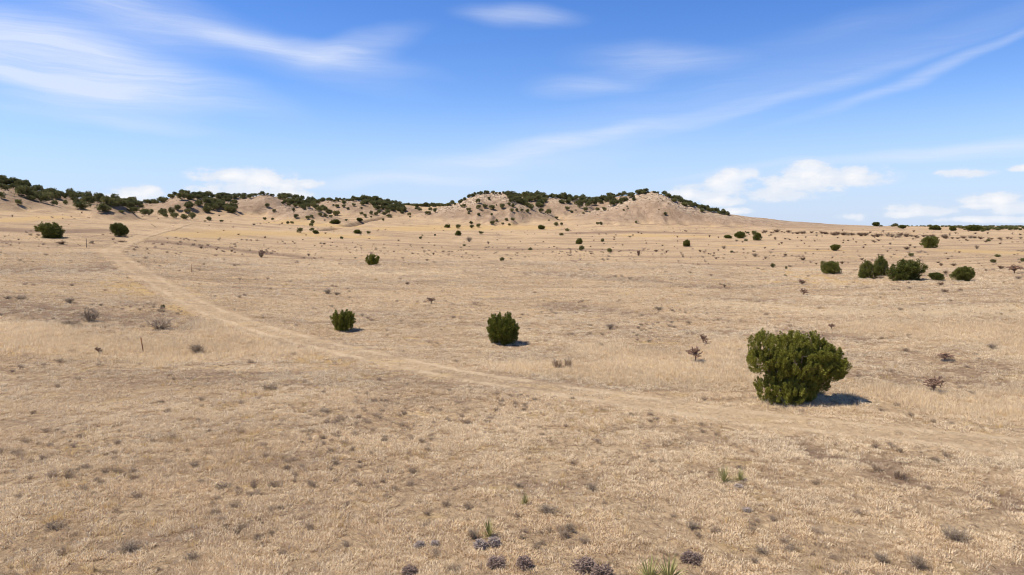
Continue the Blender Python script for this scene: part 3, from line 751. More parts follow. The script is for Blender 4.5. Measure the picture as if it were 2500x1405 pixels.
Z1 = lambda L: [(x / 3.906, 400 + y / 3.906, w / 3.906, h / 3.906) for x, y, w, h in L]
Z2 = lambda L: [(600 + x / 3.906, 400 + y / 3.906, w / 3.906, h / 3.906) for x, y, w, h in L]
Z3 = lambda L: [(1100 + x / 3.906, 400 + y / 3.906, w / 3.906, h / 3.906) for x, y, w, h in L]
Z4 = lambda L: [(1640 + x / 2.907, 400 + y / 2.907, w / 2.907, h / 2.907) for x, y, w, h in L]
SPECIAL = {  # junipers worth their own words: pixel -> label
    (124, 580): 'broad dome-shaped juniper bush on the plain below the wooded ridge', (290, 578): 'upright green juniper standing beside the bend of the dirt track',
}
PLAIN = Z1([(485, 705, 240, 130), (1135, 695, 150, 125)]) + Z4([(1125, 783, 145, 95), (1390, 815, 125, 122), (1485, 800, 100, 140), (1660, 828, 235, 140), (1880, 832, 110, 55),
        (2063, 832, 135, 100), (1160, 618, 75, 45), (1828, 598, 108, 82), (105, 588, 60, 52), (395, 530, 70, 28), (488, 530, 80, 54), (540, 498, 24, 16), (585, 510, 42, 33), (607, 545, 66, 60),
        (526, 552, 28, 18), (718, 738, 36, 32), (812, 750, 20, 24), (805, 797, 24, 14), (1452, 442, 52, 30), (1485, 448, 22, 12), (1585, 448, 44, 22), (1636, 462, 60, 26), (1868, 470, 80, 32),
        (1995, 478, 50, 34), (2150, 478, 100, 42), (2208, 484, 30, 14), (2405, 474, 30, 26), (1700, 660, 40, 24), (2280, 705, 40, 24), (2315, 662, 40, 18), (2490, 697, 30, 24), (2248, 552, 30, 16), (425, 632, 26, 16)]) + \
    Z2([(478, 520, 58, 38), (588, 530, 48, 32), (627, 516, 48, 30), (182, 540, 40, 28), (256, 537, 34, 22), (400, 575, 40, 28), (440, 573, 40, 24), (636, 575, 52, 42), (624, 600, 44, 34),
        (632, 640, 54, 30), (517, 662, 65, 50), (668, 668, 75, 35), (848, 573, 120, 48), (958, 546, 36, 20), (1085, 550, 80, 38), (1310, 544, 32, 24), (1065, 666, 90, 42), (1170, 673, 45, 33),
        (914, 722, 34, 30), (1922, 610, 68, 36), (2025, 620, 58, 42), (2150, 576, 48, 30), (2157, 616, 50, 36), (2218, 610, 55, 40), (2350, 580, 66, 38), (2392, 552, 34, 26), (2485, 548, 40, 32),
        (2450, 580, 36, 20), (2026, 686, 72, 54), (2243, 672, 58, 30), (1667, 720, 40, 28), (1805, 690, 26, 20), (1683, 686, 26, 12), (2085, 785, 45, 18)]) + \
    Z3([(595, 542, 54, 30), (560, 587, 38, 20), (862, 626, 85, 48), (1007, 592, 60, 38), (1057, 592, 36, 32), (1112, 645, 52, 30), (1057, 690, 48, 32), (1400, 580, 40, 24), (1433, 584, 40, 32),
        (1008, 525, 50, 22), (938, 545, 24, 14), (1770, 570, 28, 24), (1225, 767, 75, 66), (1250, 830, 62, 52), (1447, 746, 44, 36), (1514, 855, 62, 50), (760, 825, 52, 28), (2252, 790, 80, 68), (490, 935, 46, 48)]) + \
    Z1([(1995, 543, 60, 38), (2115, 558, 45, 22), (1955, 553, 26, 12)]) + [(397, 753, 12, 10)]
HILLS = Z1([(15, 335, 55, 55), (180, 395, 60, 45), (525, 403, 50, 50), (625, 390, 45, 40), (790, 440, 140, 70), (985, 462, 135, 75), (1275, 478, 120, 60), (1400, 498, 130, 60), (1160, 470, 50, 25),
        (1555, 490, 95, 60), (1640, 480, 70, 60), (1665, 522, 80, 50), (1575, 512, 50, 40), (1762, 532, 75, 50), (1832, 528, 70, 60), (1790, 470, 70, 40), (1695, 445, 65, 50), (1800, 425, 110, 60),
        (1900, 405, 90, 60), (1980, 470, 90, 70), (2050, 445, 80, 60), (2170, 465, 70, 60), (2225, 475, 60, 35), (2205, 425, 50, 45), (2090, 500, 16, 12), (1548, 380, 90, 60), (1640, 335, 60, 40),
        (1740, 350, 110, 70), (1670, 300, 45, 40), (1780, 285, 60, 35), (460, 355, 105, 70), (300, 350, 70, 40), (375, 330, 55, 50), (320, 318, 60, 50), (210, 315, 120, 90), (60, 255, 60, 50), (10, 250, 40, 50),
        (1115, 400, 60, 40), (1180, 412, 70, 45), (1235, 420, 90, 60), (1290, 410, 80, 50)]) + \
    Z2([(207, 418, 55, 38), (270, 462, 45, 28), (558, 440, 40, 30), (455, 455, 30, 36), (1105, 490, 42, 32), (1140, 515, 40, 38), (1103, 430, 30, 20), (975, 438, 40, 24), (870, 422, 55, 34), (835, 405, 25, 20),
        (1030, 408, 45, 32), (935, 418, 50, 30), (935, 385, 55, 40), (1250, 440, 85, 44), (1270, 470, 50, 34), (1240, 493, 55, 36), (1197, 485, 45, 38), (1195, 515, 25, 16), (1025, 360, 40, 30),
        (1115, 400, 65, 50), (1370, 515, 70, 30), (1320, 488, 60, 30), (1355, 480, 60, 44), (1655, 450, 60, 28), (1560, 500, 45, 35), (1565, 515, 22, 14), (1760, 450, 45, 32), (1740, 488, 80, 36),
        (1805, 470, 45, 50), (700, 455, 80, 45), (660, 430, 60, 40), (735, 440, 80, 40), (790, 475, 60, 40), (710, 500, 50, 36), (758, 508, 50, 34), (810, 512, 45, 26), (865, 500, 75, 50), (690, 385, 60, 40),
        (2215, 380, 55, 50), (2320, 345, 35, 30), (2080, 420, 50, 38), (2055, 412, 30, 20), (2125, 455, 60, 36), (2127, 480, 36, 24), (2220, 433, 55, 42), (2280, 423, 60, 40), (2350, 440, 75, 46),
        (2390, 400, 20, 16), (2445, 430, 60, 50), (2250, 452, 25, 18), (2220, 494, 42, 28), (2345, 494, 30, 26), (2175, 310, 34, 22), (2240, 292, 40, 14)]) + \
    Z3([(935, 485, 70, 55), (865, 468, 65, 45), (1112, 444, 56, 38), (1155, 470, 40, 24), (1195, 448, 20, 12), (1268, 480, 32, 20), (1330, 466, 26, 14), (1285, 455, 55, 40), (1400, 444, 55, 28),
        (1464, 448, 52, 36), (1683, 410, 20, 12), (1691, 430, 18, 12), (1650, 448, 26, 18), (1748, 352, 45, 36), (1540, 408, 80, 60), (1640, 370, 90, 50), (1987, 442, 14, 10), (848, 415, 90, 50),
        (770, 440, 60, 60), (735, 465, 50, 36), (680, 455, 40, 26), (632, 455, 40, 34), (583, 458, 45, 34), (595, 415, 45, 40), (560, 400, 40, 34), (2235, 405, 85, 40), (2400, 465, 50, 40),
        (2048, 493, 42, 32), (1237, 425, 75, 80), (1310, 415, 60, 60), (1380, 400, 50, 50), (1720, 325, 80, 44), (1850, 286, 70, 24), (2130, 365, 60, 36), (2195, 370, 70, 40), (2290, 395, 60, 36)])
# dense belts along the crests and draws: polylines (px, v of the trees' feet), half-thickness px, count, tree width px
BELTS = [
    ([(-30, 440), (50, 458), (110, 478), (190, 492), (290, 500), (335, 500)], 8, 58, 19), ([(20, 452), (70, 482), (110, 492)], 6, 9, 20),
    ([(275, 498), (330, 505), (350, 508)], 5, 9, 18), ([(330, 498), (380, 494), (405, 488), (428, 478)], 3, 12, 13),
    ([(445, 478), (480, 484), (540, 492), (575, 500)], 10, 36, 15), ([(500, 500), (545, 508), (575, 518)], 7, 12, 17),
    ([(470, 476), (540, 482), (610, 484)], 4, 18, 14), ([(600, 482), (640, 475), (670, 476)], 1.5, 9, 11),
    ([(680, 480), (700, 488), (730, 495), (770, 499)], 7, 26, 15), ([(690, 495), (730, 503), (770, 506)], 6, 14, 14), ([(765, 498), (800, 492), (840, 489), (880, 487)], 3, 20, 12),
    ([(765, 506), (790, 516), (830, 527)], 5, 8, 15), ([(880, 488), (920, 494), (960, 504), (990, 512)], 9, 44, 15), ([(900, 500), (950, 512), (985, 517)], 6, 18, 15),
    ([(1010, 505), (1060, 503), (1100, 498), (1130, 493)], 4, 16, 12), ([(1125, 493), (1145, 483), (1165, 476), (1190, 472)], 2, 12, 10), ([(1190, 473), (1230, 474), (1243, 478)], 1.2, 6, 10),
    ([(1240, 484), (1265, 490), (1290, 500)], 9, 24, 17), ([(1280, 482), (1330, 488), (1310, 500)], 8, 24, 17), ([(1240, 478), (1300, 480), (1350, 482), (1400, 486), (1440, 488)], 3.5, 34, 13),
    ([(1365, 490), (1400, 494), (1440, 496), (1480, 492), (1500, 486)], 7, 36, 15), ([(1490, 490), (1510, 498), (1530, 490)], 5, 8, 15), ([(1480, 484), (1510, 478), (1550, 474), (1580, 471)], 2.5, 16, 13),
    ([(1580, 471), (1612, 472)], 1, 4, 9), ([(1622, 477), (1650, 489), (1680, 499), (1720, 510), (1760, 521), (1778, 526)], 4, 34, 14),
]
rb = random.Random(7); BELT = []; BELTS = [(p, t, int(n * 1.1), w * .97) for p, t, n, w in BELTS]
for poly, th, n, w in BELTS:
    L = [0]
    for a, b in zip(poly[:-1], poly[1:]): L.append(L[-1] + math.dist(a, b))
    for k in range(n):
        s = (k + rb.random()) / n * L[-1]; i = max(j for j in range(len(L) - 1) if L[j] <= s); t = (s - L[i]) / (L[i + 1] - L[i])
        px = poly[i][0] * (1 - t) + poly[i + 1][0] * t; v = poly[i][1] * (1 - t) + poly[i + 1][1] * t + rb.uniform(-1, 1) * th
        ww = w * rb.uniform(.7, 1.35); BELT.append((px, v, ww, ww * rb.uniform(.6, .85)))

LAND = [(-1e9, 350, 'long wooded ridge', 'wooded ridge'), (350, 590, 'juniper-dotted knoll', 'knoll'), (590, 700, 'bare pink dune', 'bare dune'),
        (700, 780, 'wooded draw slope', 'draw slope'), (780, 1010, 'pale eroded spur', 'eroded spur'), (1010, 1262, 'rock-capped hill', 'rock-capped hill'), (1262, 1445, 'saddle between both hills', 'saddle'),
        (1445, 1640, 'smooth domed hill', 'domed hill'), (1640, 1850, 'domed hill\'s falling ridge', 'falling ridge')]
def land(px, v):
    for a, b, t, s in LAND:
        if a <= px < b: return t
    return 'flat far skyline'


def rank_tag(items, noun, where, group, cat):
    """items: (object, px, v, w). Labels: size word, noun, place, ordinal in that place"""
    buckets = {}
    for it in items: buckets.setdefault(where(it[1], it[2]), []).append(it)
    for pl, L in buckets.items():
        med = sorted(x[3] for x in L)[len(L) // 2]
        for sz in ('large', 'small', ''):
            S = [x for x in L if ('large' if x[3] > med * 1.3 else 'small' if x[3] < med * .72 else '') == sz]; S.sort(key=lambda x: x[1])
            for k, x in enumerate(S):
                w = sz or 'medium'
                tail = '' if len(S) == 1 else f', {ordinal(k + 1)} from the left' if k < len(S) / 2 or len(S) < 4 else f', {ordinal(len(S) - k)} from the right'
                if k == len(S) - 1 and len(S) > 1: tail = ', the rightmost'
                if k == 0 and len(S) > 1: tail = ', the leftmost'
                tag(x[0], f'{w} {noun} {pl}{tail}', cat, group)


def plain_place(px, v):
    if v < 560 and px > 2000: return 'on the far flat skyline'
    if v < 541 and px < 1500: return 'at the foot of the hills'
    if v < 552: return 'on the golden flat below the hills'
    if v < 572: return 'on the far plain' if px < 1700 else 'on the plain beyond the shrub row'
    if v < 625: return 'on the middle plain' if px < 1700 else 'on the middle plain near the shrub row'
    return 'in the juniper cluster behind the largest juniper' if px > 2000 else 'on the open plain' 


ALL = []; rr = np.random.default_rng(5); woods = []
singles = [(p, 'plain') for p in PLAIN] + [(p, 'hill') for p in HILLS]
belt_single_n = 296 - len(singles) - 4
BELT.sort(key=lambda b: -b[2]); singles += [(p, 'hill') for p in BELT[:max(0, belt_single_n)]]; woods = BELT[max(0, belt_single_n):]
hill_items, plain_items = [], []
for (px, v, w, h), kd in singles:
    r_ = hit(px, v)
    if r_ is None: continue
    x, y, z, d = place_px(px, v); W = w / F * d * (1.02 if kd == 'hill' else 1.02); Hh = h / F * d * (1.14 if kd == 'hill' else 1.16) / .82
    rz = rr.random() * 6.28; k = int(rr.integers(0, 6)); near = w > 17 and kd == 'plain'
    if near:
        o = root_empty('juniper_tree', x, y, z - .09 * Hh, rz, (W, W, Hh)); new_obj('crown', MIDV[k], parent=o); new_obj('trunk', MIDW[k], parent=o)
    else:
        o = new_obj('juniper_tree', FARV[k]); o.location = (x, y, z - .08); o.rotation_euler = (0, 0, rz); o.scale = (W, W, Hh)
    if kd == 'hill': hill_items.append((o, px, v, w))
    else: plain_items.append((o, px, v, w))
rank_tag(hill_items, 'dark juniper on the', lambda a, b: land(a, b) + (' crest' if b < 487 else ' foot' if b > 508 else ''), 'junipers dotted over the hills', 'juniper')
rank_tag(plain_items, 'green juniper', plain_place, 'junipers on the open plain', 'juniper')
for o, px, v, w in plain_items:
    for (sx, sy), lab in SPECIAL.items():
        if abs(px - sx) < 3 and abs(v - sy) < 4: o['label'] = lab


# ------------------------------------------------------------------ scattered stuff through geometry nodes
def scatter(name, protos, P, S, IDX, TINT, label, seed=0, tilt=.12):
    rng = np.random.default_rng(seed + 999); n = len(P)
    col = bpy.data.collections.new(name + '_kinds')
    for m in protos:
        o = bpy.data.objects.new(m.name, m); col.objects.link(o)
    me = bpy.data.meshes.new(name); me.vertices.add(n); me.vertices.foreach_set('co', np.asarray(P, np.float32).ravel())
    R = np.stack([rng.normal(size=n) * tilt, rng.normal(size=n) * tilt, rng.random(n) * 6.283], 1).astype(np.float32)
    a = me.attributes.new('spin', 'FLOAT_VECTOR', 'POINT'); a.data.foreach_set('vector', R.ravel())
    S = np.asarray(S, np.float32);  S = np.repeat(S[:, None], 3, 1) if S.ndim == 1 else S
    a = me.attributes.new('size', 'FLOAT_VECTOR', 'POINT'); a.data.foreach_set('vector', S.ravel())
    a = me.attributes.new('sort', 'INT', 'POINT'); a.data.foreach_set('value', np.asarray(IDX, np.int32))
    a = me.attributes.new('tint', 'FLOAT', 'POINT'); a.data.foreach_set('value', np.asarray(TINT, np.float32))
    me.update(); ob = new_obj(name, me)
    ng = bpy.data.node_groups.new(name, 'GeometryNodeTree'); ng.interface.new_socket('Geometry', in_out='INPUT', socket_type='NodeSocketGeometry'); ng.interface.new_socket('Geometry', in_out='OUTPUT', socket_type='NodeSocketGeometry')
    N = ng.nodes; gi = N.new('NodeGroupInput'); gout = N.new('NodeGroupOutput'); ci = N.new('GeometryNodeCollectionInfo'); ip = N.new('GeometryNodeInstanceOnPoints')
    ci.inputs['Collection'].default_value = col; ci.inputs['Separate Children'].default_value = True; ci.inputs['Reset Children'].default_value = True; ip.inputs['Pick Instance'].default_value = True
    def na(nm, dt):
        x = N.new('GeometryNodeInputNamedAttribute'); x.data_type = dt; x.inputs[0].default_value = nm; return x.outputs[0]
    lk = ng.links.new; lk(gi.outputs[0], ip.inputs['Points']); lk(ci.outputs[0], ip.inputs['Instance']); lk(na('sort', 'INT'), ip.inputs['Instance Index'])
    lk(na('spin', 'FLOAT_VECTOR'), ip.inputs['Rotation']); lk(na('size', 'FLOAT_VECTOR'), ip.inputs['Scale']); lk(ip.outputs[0], gout.inputs[0])
    md = ob.modifiers.new('scatter', 'NODES'); md.node_group = ng
    tag(ob, label, None, None, 'stuff'); return ob


def sector(rng, n, d0, d1, half=44, power=1.0):
    """random points in the viewed sector, uniform over area when power=1"""
    u = rng.random(n); d = np.sqrt(d0 * d0 + u ** power * (d1 * d1 - d0 * d0)); a = np.radians(rng.uniform(-half, half, n))
    return d * np.sin(a), d * np.cos(a), d


# belts of hillside woodland, the far plateau's treeline and the far flat skyline
P, S = [], []; rw = np.random.default_rng(77)
for px, v, w, h in woods:
    if hit(px, v) is None: continue
    x, y, z, d = place_px(px, v); P.append((x, y, z - .1)); S.append((w / F * d * 1.0, w / F * d * 1.0, h / F * d * 1.1 / .82))
hw = scatter('hillside_woodland', FARV, P, S, rw.integers(0, 7, len(P)), rw.random(len(P)), 'dense dark juniper wood filling the crests and draws of the hills', 1, .03); hw['category'] = 'woodland'
P, S = [], []
for px in np.arange(560, 1190, 1.5):
    for k in range(2):
        p = px + rw.normal() * 2; d = rw.uniform(560, 740); az = az_of(p); x, y = d * math.sin(az), d * math.cos(az); w = rw.uniform(2.5, 5); P.append((x, y, float(terr(x, y)) - .2)); S.append((w, w, w * rw.uniform(.7, 1)))
for px in np.arange(300, 1500, 3.2):
    p = px + rw.normal() * 3; d = rw.uniform(455, 560); az = az_of(p); x, y = d * math.sin(az), d * math.cos(az); w = rw.uniform(2.2, 4.2); P.append((x, y, float(terr(x, y)) - .2)); S.append((w, w, w * rw.uniform(.7, 1)))
for i in range(900):
    t = rw.random(); p = 2140 + t ** .7 * 560; d = rw.uniform(430, 1500) if rw.random() < .85 else rw.uniform(370, 450)
    if p < 2330 and d < 700: continue
    az = az_of(p); x, y = d * math.sin(az), d * math.cos(az); w = rw.uniform(1.3, 3.6) * (1 if d < 600 else 1.1); P.append((x, y, float(terr(x, y)) - .2)); S.append((w, w, w * rw.uniform(.6, .8)))
fw = scatter('far_woodland', FARV, P, S, rw.integers(0, 7, len(P)), rw.random(len(P)), 'thin dark line of far junipers along the skyline', 2, .03); fw['category'] = 'woodland'

# ---- grasses
def blades_set(name, k, n, h, spread, lean, w, mat, seed):
    return [blades_mesh(name, np.random.default_rng(seed + i), n, h, spread, lean, w, mat) for i in range(k)]
G_SHORT = blades_set('short_tuft', 6, 26, .085, .10, 1.5, .0065, M_STRAW, 300)
G_BROWN = blades_set('brown_tuft', 5, 26, .15, .12, .75, .0055, M_BROWNGRASS, 320)
G_TALL = blades_set('tall_tuft', 4, 20, .27, .16, .85, .006, M_TALLGRASS, 340)
G_GOLD = blades_set('golden_tuft', 4, 24, .22, .11, .5, .006, M_GOLDGRASS, 360)
G_SHRUB = [twig_mesh('shrublet', np.random.default_rng(380 + i), 34, .16, .15, M_SHRUBLET, .0040, 4, .25) for i in range(5)]


def filt(x, y, d, rng, rule):
    return rule(x, y, d, rng)


def grass_layer(name, protos, specs, sc, label, seed, rule, dscale=0.0, tint=None):
    rng = np.random.default_rng(seed); X, Y, Dd = [], [], []
    for n, d0, d1 in specs:
        x, y, d = sector(rng, n, d0, d1); X.append(x); Y.append(y); Dd.append(d)
    x, y, d = map(np.concatenate, (X, Y, Dd)); k = rng.random(len(x)) < rule(x, y, d); x, y, d = x[k], y[k], d[k]
    z = terr(x, y); s = sc * rng.uniform(.55, 1.35, len(x)) * (1 + dscale * np.clip(d - 30, 0, 400))
    tn = np.clip(.5 + fbm(x / 5, y / 5, seed, 3) * .9 + rng.normal(size=len(x)) * .32, 0, 1)
    return scatter(name, protos, np.stack([x, y, z], 1), s, rng.integers(0, len(protos), len(x)), tn, label, seed)


def off_track(x, y, w=.5, keep=.08):
    t = track_dist(x, y); r = np.abs(t - .85) < .36; return np.where(r, keep, np.where(t < 1.9, w, 1.0))


clump = lambda x, y, s, sd, lo, hi: np.clip((fbm(x / s, y / s, sd, 4) - lo) / (hi - lo), 0, 1)
grass_layer('short_dry_grass', G_SHORT, [(100000, 11, 34), (110000, 34, 62), (80000, 62, 120)], 1.38, 'short dry straw-coloured grass tufts covering the plain', 11,
            lambda x, y, d: off_track(x, y, .75, .02) * (.04 + .96 * clump(x, y, .85, 21, -.10, .08)) * (.45 + .55 * clump(x, y, 2.5, 41, -.3, .1)), .012)
grass_layer('grey_brown_tufts', G_BROWN, [(26000, 11, 34), (24000, 34, 70), (14000, 70, 160)], .62, 'grey-brown bunchgrass tufts dotting the plain', 12,
            lambda x, y, d: off_track(x, y, .6, .1) * (.25 + .75 * clump(x, y, 1.1, 22, .05, .33)) * (1 - .8 * sample(TALL, x, y)), .006)
grass_layer('golden_tufts', G_GOLD, [(2600, 11, 40), (2400, 40, 90)], .9, 'golden dry grass tufts among the paler grass', 13,
            lambda x, y, d: off_track(x, y, .5, 0) * np.maximum(clump(x, y, 3.0, 23, .12, .4), sample(YEL, x, y) * .9), .004)
grass_layer('tall_pale_grass', G_TALL, [(30000, 14, 62), (42000, 35, 62), (14000, 62, 120)], .9, 'taller pale feathery grass in patches and a long band', 14,
            lambda x, y, d: off_track(x, y, .5, 0) * (sample(TALL, x, y) ** 1.2 * (.55 + .45 * clump(x, y, 1.2, 43, -.2, .2))), .006)
grass_layer('mauve_shrublets', G_SHRUB, [(1700, 11, 34), (1500, 34, 70), (1800, 70, 180)], 1.0, 'low mauve-grey twiggy ground cover scattered through the grass', 15,
            lambda x, y, d: off_track(x, y, .1, 0) * (.9 * clump(x, y, 3.6, 24, .05, .4) + .10) * (1 - .85 * sample(TALL, x, y)), .010)

# ------------------------------------------------------------------ cholla, dead shrubs, sage, yucca, cushions
def simple_place(name, me, px, v, wpx, hpx, label, cat, group, unit_w=1.0, unit_h=1.0, parts=None):
    ms = [m for _, m in parts] if parts else [me]
    cc = []
    for m in ms:
        a = np.empty(len(m.vertices) * 3, np.float32); m.vertices.foreach_get('co', a); cc.append(a.reshape(-1, 3))
    cc = np.vstack(cc); unit_w = 2 * float(np.percentile(np.hypot(cc[:, 0], cc[:, 1]), 96)); unit_h = float(np.percentile(cc[:, 2], 98.5))
    if cat == 'cushion plant': hpx *= .7
    if cat == 'shrub': hpx *= .78
    x, y, z, d = place_px(px, v); W = wpx / F * d / unit_w; Hh = hpx / F * d / unit_h
    if parts: 
        o = root_empty(name, x, y, z, random.Random(int(px * 7 + v)).random() * 6.28, (W, W, Hh))
        for pn, pm in parts: new_obj(pn, pm, parent=o)
    else:
        o = new_obj(name, me); o.location = (x, y, z); o.scale = (W, W, Hh); o.rotation_euler = (0, 0, random.Random(int(px * 7 + v)).random() * 6.28)
    tag(o, label, cat, group); return o


CHO = [cholla_meshes(np.random.default_rng(500 + i), 1.0, .45) for i in range(4)]
GC = 'cholla cacti on the plain'
for i, (px, v, w, h, lab) in enumerate([
    (1697, 884, 40, 34, 'larger dark cholla cactus between the track and the big juniper'), (1717, 840, 19, 22, 'small cholla cactus just behind the larger one beside the big juniper'),
    (2280, 958, 36, 32, 'dark cholla cactus on pale grass beyond the big juniper\'s shadow'), (2307, 882, 30, 16, 'low sprawling cholla cactus behind the one past the big juniper'),
    (1053, 742, 22, 15, 'small brown cholla cactus between the two spiky junipers'), (240, 864, 16, 13, 'tiny brown cholla stub beside the steel post'),
    (1962, 721, 20, 14, 'small dark cholla on the plain above the big juniper'), (2030, 806, 14, 14, 'tiny cholla directly behind the big juniper'),
    (640, 628, 16, 16, 'small brown cholla on the plain beyond the track'), (1559, 624, 12, 12, 'small brown cholla just beyond the row of three junipers'),
    (1958, 696, 16, 12, 'small cholla above another one on the plain behind the big juniper'), (2476, 668, 28, 16, 'wide twiggy cholla at the edge of the juniper cluster plain'),
    (795, 998, 1, 1, None)]):
    if lab: simple_place('cholla_cactus', None, px, v, w, h, lab, 'cactus', GC, .95, .95, [('trunk', CHO[i % 4][0]), ('arms', CHO[i % 4][1])])

rng = np.random.default_rng(600)
SAGE = [twig_mesh('bare_shrub', np.random.default_rng(610 + i), 60, .85, .42, M_TWIG, .010, 5, .2) for i in range(3)]
LOW = [twig_mesh('low_shrub', np.random.default_rng(620 + i), 46, .7, .55, M_TWIG, .014, 4, .6) for i in range(3)]
BRO = [twig_mesh('brown_shrub', np.random.default_rng(630 + i), 40, .85, .5, M_TWIG_BROWN, .020, 4, .3) for i in range(5)]
TUF = [blades_mesh('clump', np.random.default_rng(640 + i), 150, .95, .34, .6, .016, M_CLUMP) for i in range(3)]
GS = 'bare shrubs on the near plain'
for i, (kind, px, v, w, h, lab) in enumerate([
    (SAGE, 221, 787, 46, 34, 'bushy bare grey shrub on brown ground behind the pale grass band'), (LOW, 175, 794, 38, 16, 'flat dead grey shrub lying next to the bushy grey one'),
    (LOW, 390, 804, 56, 30, 'fallen dead grey shrub with crooked branches near the pale grass band'), (SAGE, 480, 862, 40, 26, 'thin twiggy shrub standing in the pale grass near the steel post'),
    (SAGE, 170, 740, 24, 14, 'small grey twiggy shrub behind the bushy grey one'), (LOW, 50, 731, 26, 10, 'low dark shrub beside the frame edge on brown ground'),
    (LOW, 18, 730, 18, 8, 'tiny dark low shrub at the frame edge'), (SAGE, 800, 718, 24, 15, 'wispy grey shrub behind the small spiky juniper'), (SAGE, 822, 721, 16, 10, 'smaller wispy shrub next to the wispy grey one'),
    (LOW, 1608, 756, 30, 10, 'flat dark grey shrub in the middle of the plain'), (SAGE, 1490, 804, 26, 18, 'round grey twiggy shrub beyond the rounded juniper'),
    (TUF, 1360, 897, 34, 24, 'tall pale brown grass clump beyond the track, the wider of a pair'), (TUF, 1387, 896, 26, 24, 'tall pale brown grass clump beyond the track, the narrower of a pair'),
    (LOW, 656, 951, 42, 15, 'flat mauve-grey shrub on the near side of the track'), (SAGE, 2422, 853, 20, 15, 'small grey shrub on pale grass beyond the big juniper'),
    (LOW, 795, 1007, 36, 14, 'dark low shrub beside a golden tuft on the near plain'), (BRO, 995, 696, 12, 10, 'tiny brown shrub on the plain behind the small spiky juniper'),
    (TUF, 2195, 1168, 36, 22, 'ragged brown grass clump below the track ruts, the larger of two'), (TUF, 2140, 1150, 26, 16, 'smaller ragged brown grass clump beside the larger one below the track'), (SAGE, 1155, 1314, 32, 28, 'dark grey twiggy shrub beside the yucca with white mounds'),
    (SAGE, 1335, 1252, 55, 24, 'wide mauve twiggy shrub beside the small single yucca'), (SAGE, 1445, 1198, 34, 24, 'rounded dark grey shrub between the two yucca spots'), (LOW, 1265, 1188, 26, 14, 'small mauve shrub above the small single yucca'),
    (LOW, 475, 1140, 24, 18, 'lone mauve-grey shrub on the near plain'), (SAGE, 1392, 1298, 32, 24, 'grey twiggy shrub between the yucca mounds and the pair'), (LOW, 545, 1192, 44, 18, 'broad low grey shrub on the near plain'),
    (LOW, 130, 1290, 44, 20, 'low mauve shrub near the lower frame corner'), (SAGE, 1690, 1290, 34, 20, 'brownish twiggy shrub below the paired yuccas'), (SAGE, 2330, 1320, 56, 32, 'mauve twiggy shrub on bright straw near the lower corner'),
    (SAGE, 315, 1345, 50, 22, 'dark twiggy shrub on the near plain close to the frame bottom'), (LOW, 470, 1368, 40, 20, 'dark low shrub close to the frame bottom'), (LOW, 1860, 1350, 40, 20, 'low mauve shrub near the frame bottom'),
    (SAGE, 2240, 1385, 44, 30, 'grey-brown shrub at the frame bottom'), (SAGE, 2150, 1372, 34, 24, 'greyish shrub at the frame bottom next to the grey-brown one')]):
    simple_place('bare_shrub' if kind is not TUF else 'grass_clump', kind[i % len(kind)], px, v, w, h, lab, 'shrub' if kind is not TUF else 'grass clump', GS, 1.05, .95)

YU = [yucca_mesh('yucca', np.random.default_rng(700 + i), 90, 1.0, .022) for i in range(4)]
for i, (px, v, w, h, lab) in enumerate([
    (1768, 1178, 46, 42, 'spiky green yucca, the larger of the close pair'), (1806, 1176, 36, 30, 'spiky green yucca, the smaller of the close pair'), (1281, 1233, 28, 34, 'small single slender yucca among mauve shrubs'),
    (1194, 1312, 46, 44, 'slender yucca growing out of two whitish mounds'), (1585, 1425, 80, 64, 'large yellow-green yucca at the frame bottom, its twin close beside'), (1632, 1422, 84, 66, 'large yellow-green yucca at the frame bottom, fuller of the two')]):
    simple_place('yucca_plant', YU[i % 4], px, v, w, h, lab, 'yucca', 'yuccas on the near plain', 1.35, .85)
CU = [cushion_mesh('cushion', np.random.default_rng(720 + i), M_MAUVE, 1000, .5, .14) for i in range(2)]; CP = [cushion_mesh('cushion', np.random.default_rng(730 + i), M_PALECUSH, 900, .4, .17) for i in range(2)]
for i, (K, px, v, w, h, lab) in enumerate([
    (CP, 1172, 1337, 36, 26, 'whitish dome cushion plant at the foot of the slender yucca, wider one'), (CP, 1206, 1331, 34, 24, 'whitish dome cushion plant tucked against the slender yucca'), (CP, 1025, 1337, 28, 20, 'ashy cushion plant of the outlying pair, bigger one'),
    (CP, 1062, 1334, 24, 17, 'ashy cushion plant of the outlying pair, smaller one'), (CU, 1212, 1379, 50, 24, 'flat mauve cushion plant below the whitish mounds'), (CU, 1281, 1384, 42, 30, 'dark purple round cushion plant near the frame bottom'),
    (CU, 1430, 1392, 62, 34, 'largest purple cushion mound near the frame bottom'), (CU, 1470, 1412, 60, 36, 'purple cushion mound cut by the frame bottom beside the largest'), (CU, 1688, 1368, 52, 24, 'low purple cushion plant between the big yuccas and the corner'),
    (CU, 1000, 1398, 38, 18, 'dark ragged cushion plant at the frame bottom'), (CP, 1803, 1192, 26, 12, 'bluish-white cushion plant under the paired yuccas'), (CP, 1824, 1248, 22, 10, 'bluish-white low plant below the paired yuccas')]):
    simple_place('cushion_plant', K[i % 2], px, v, w, h, lab, 'cushion plant', 'cushion plants on the near plain', 1.0, 1.0)

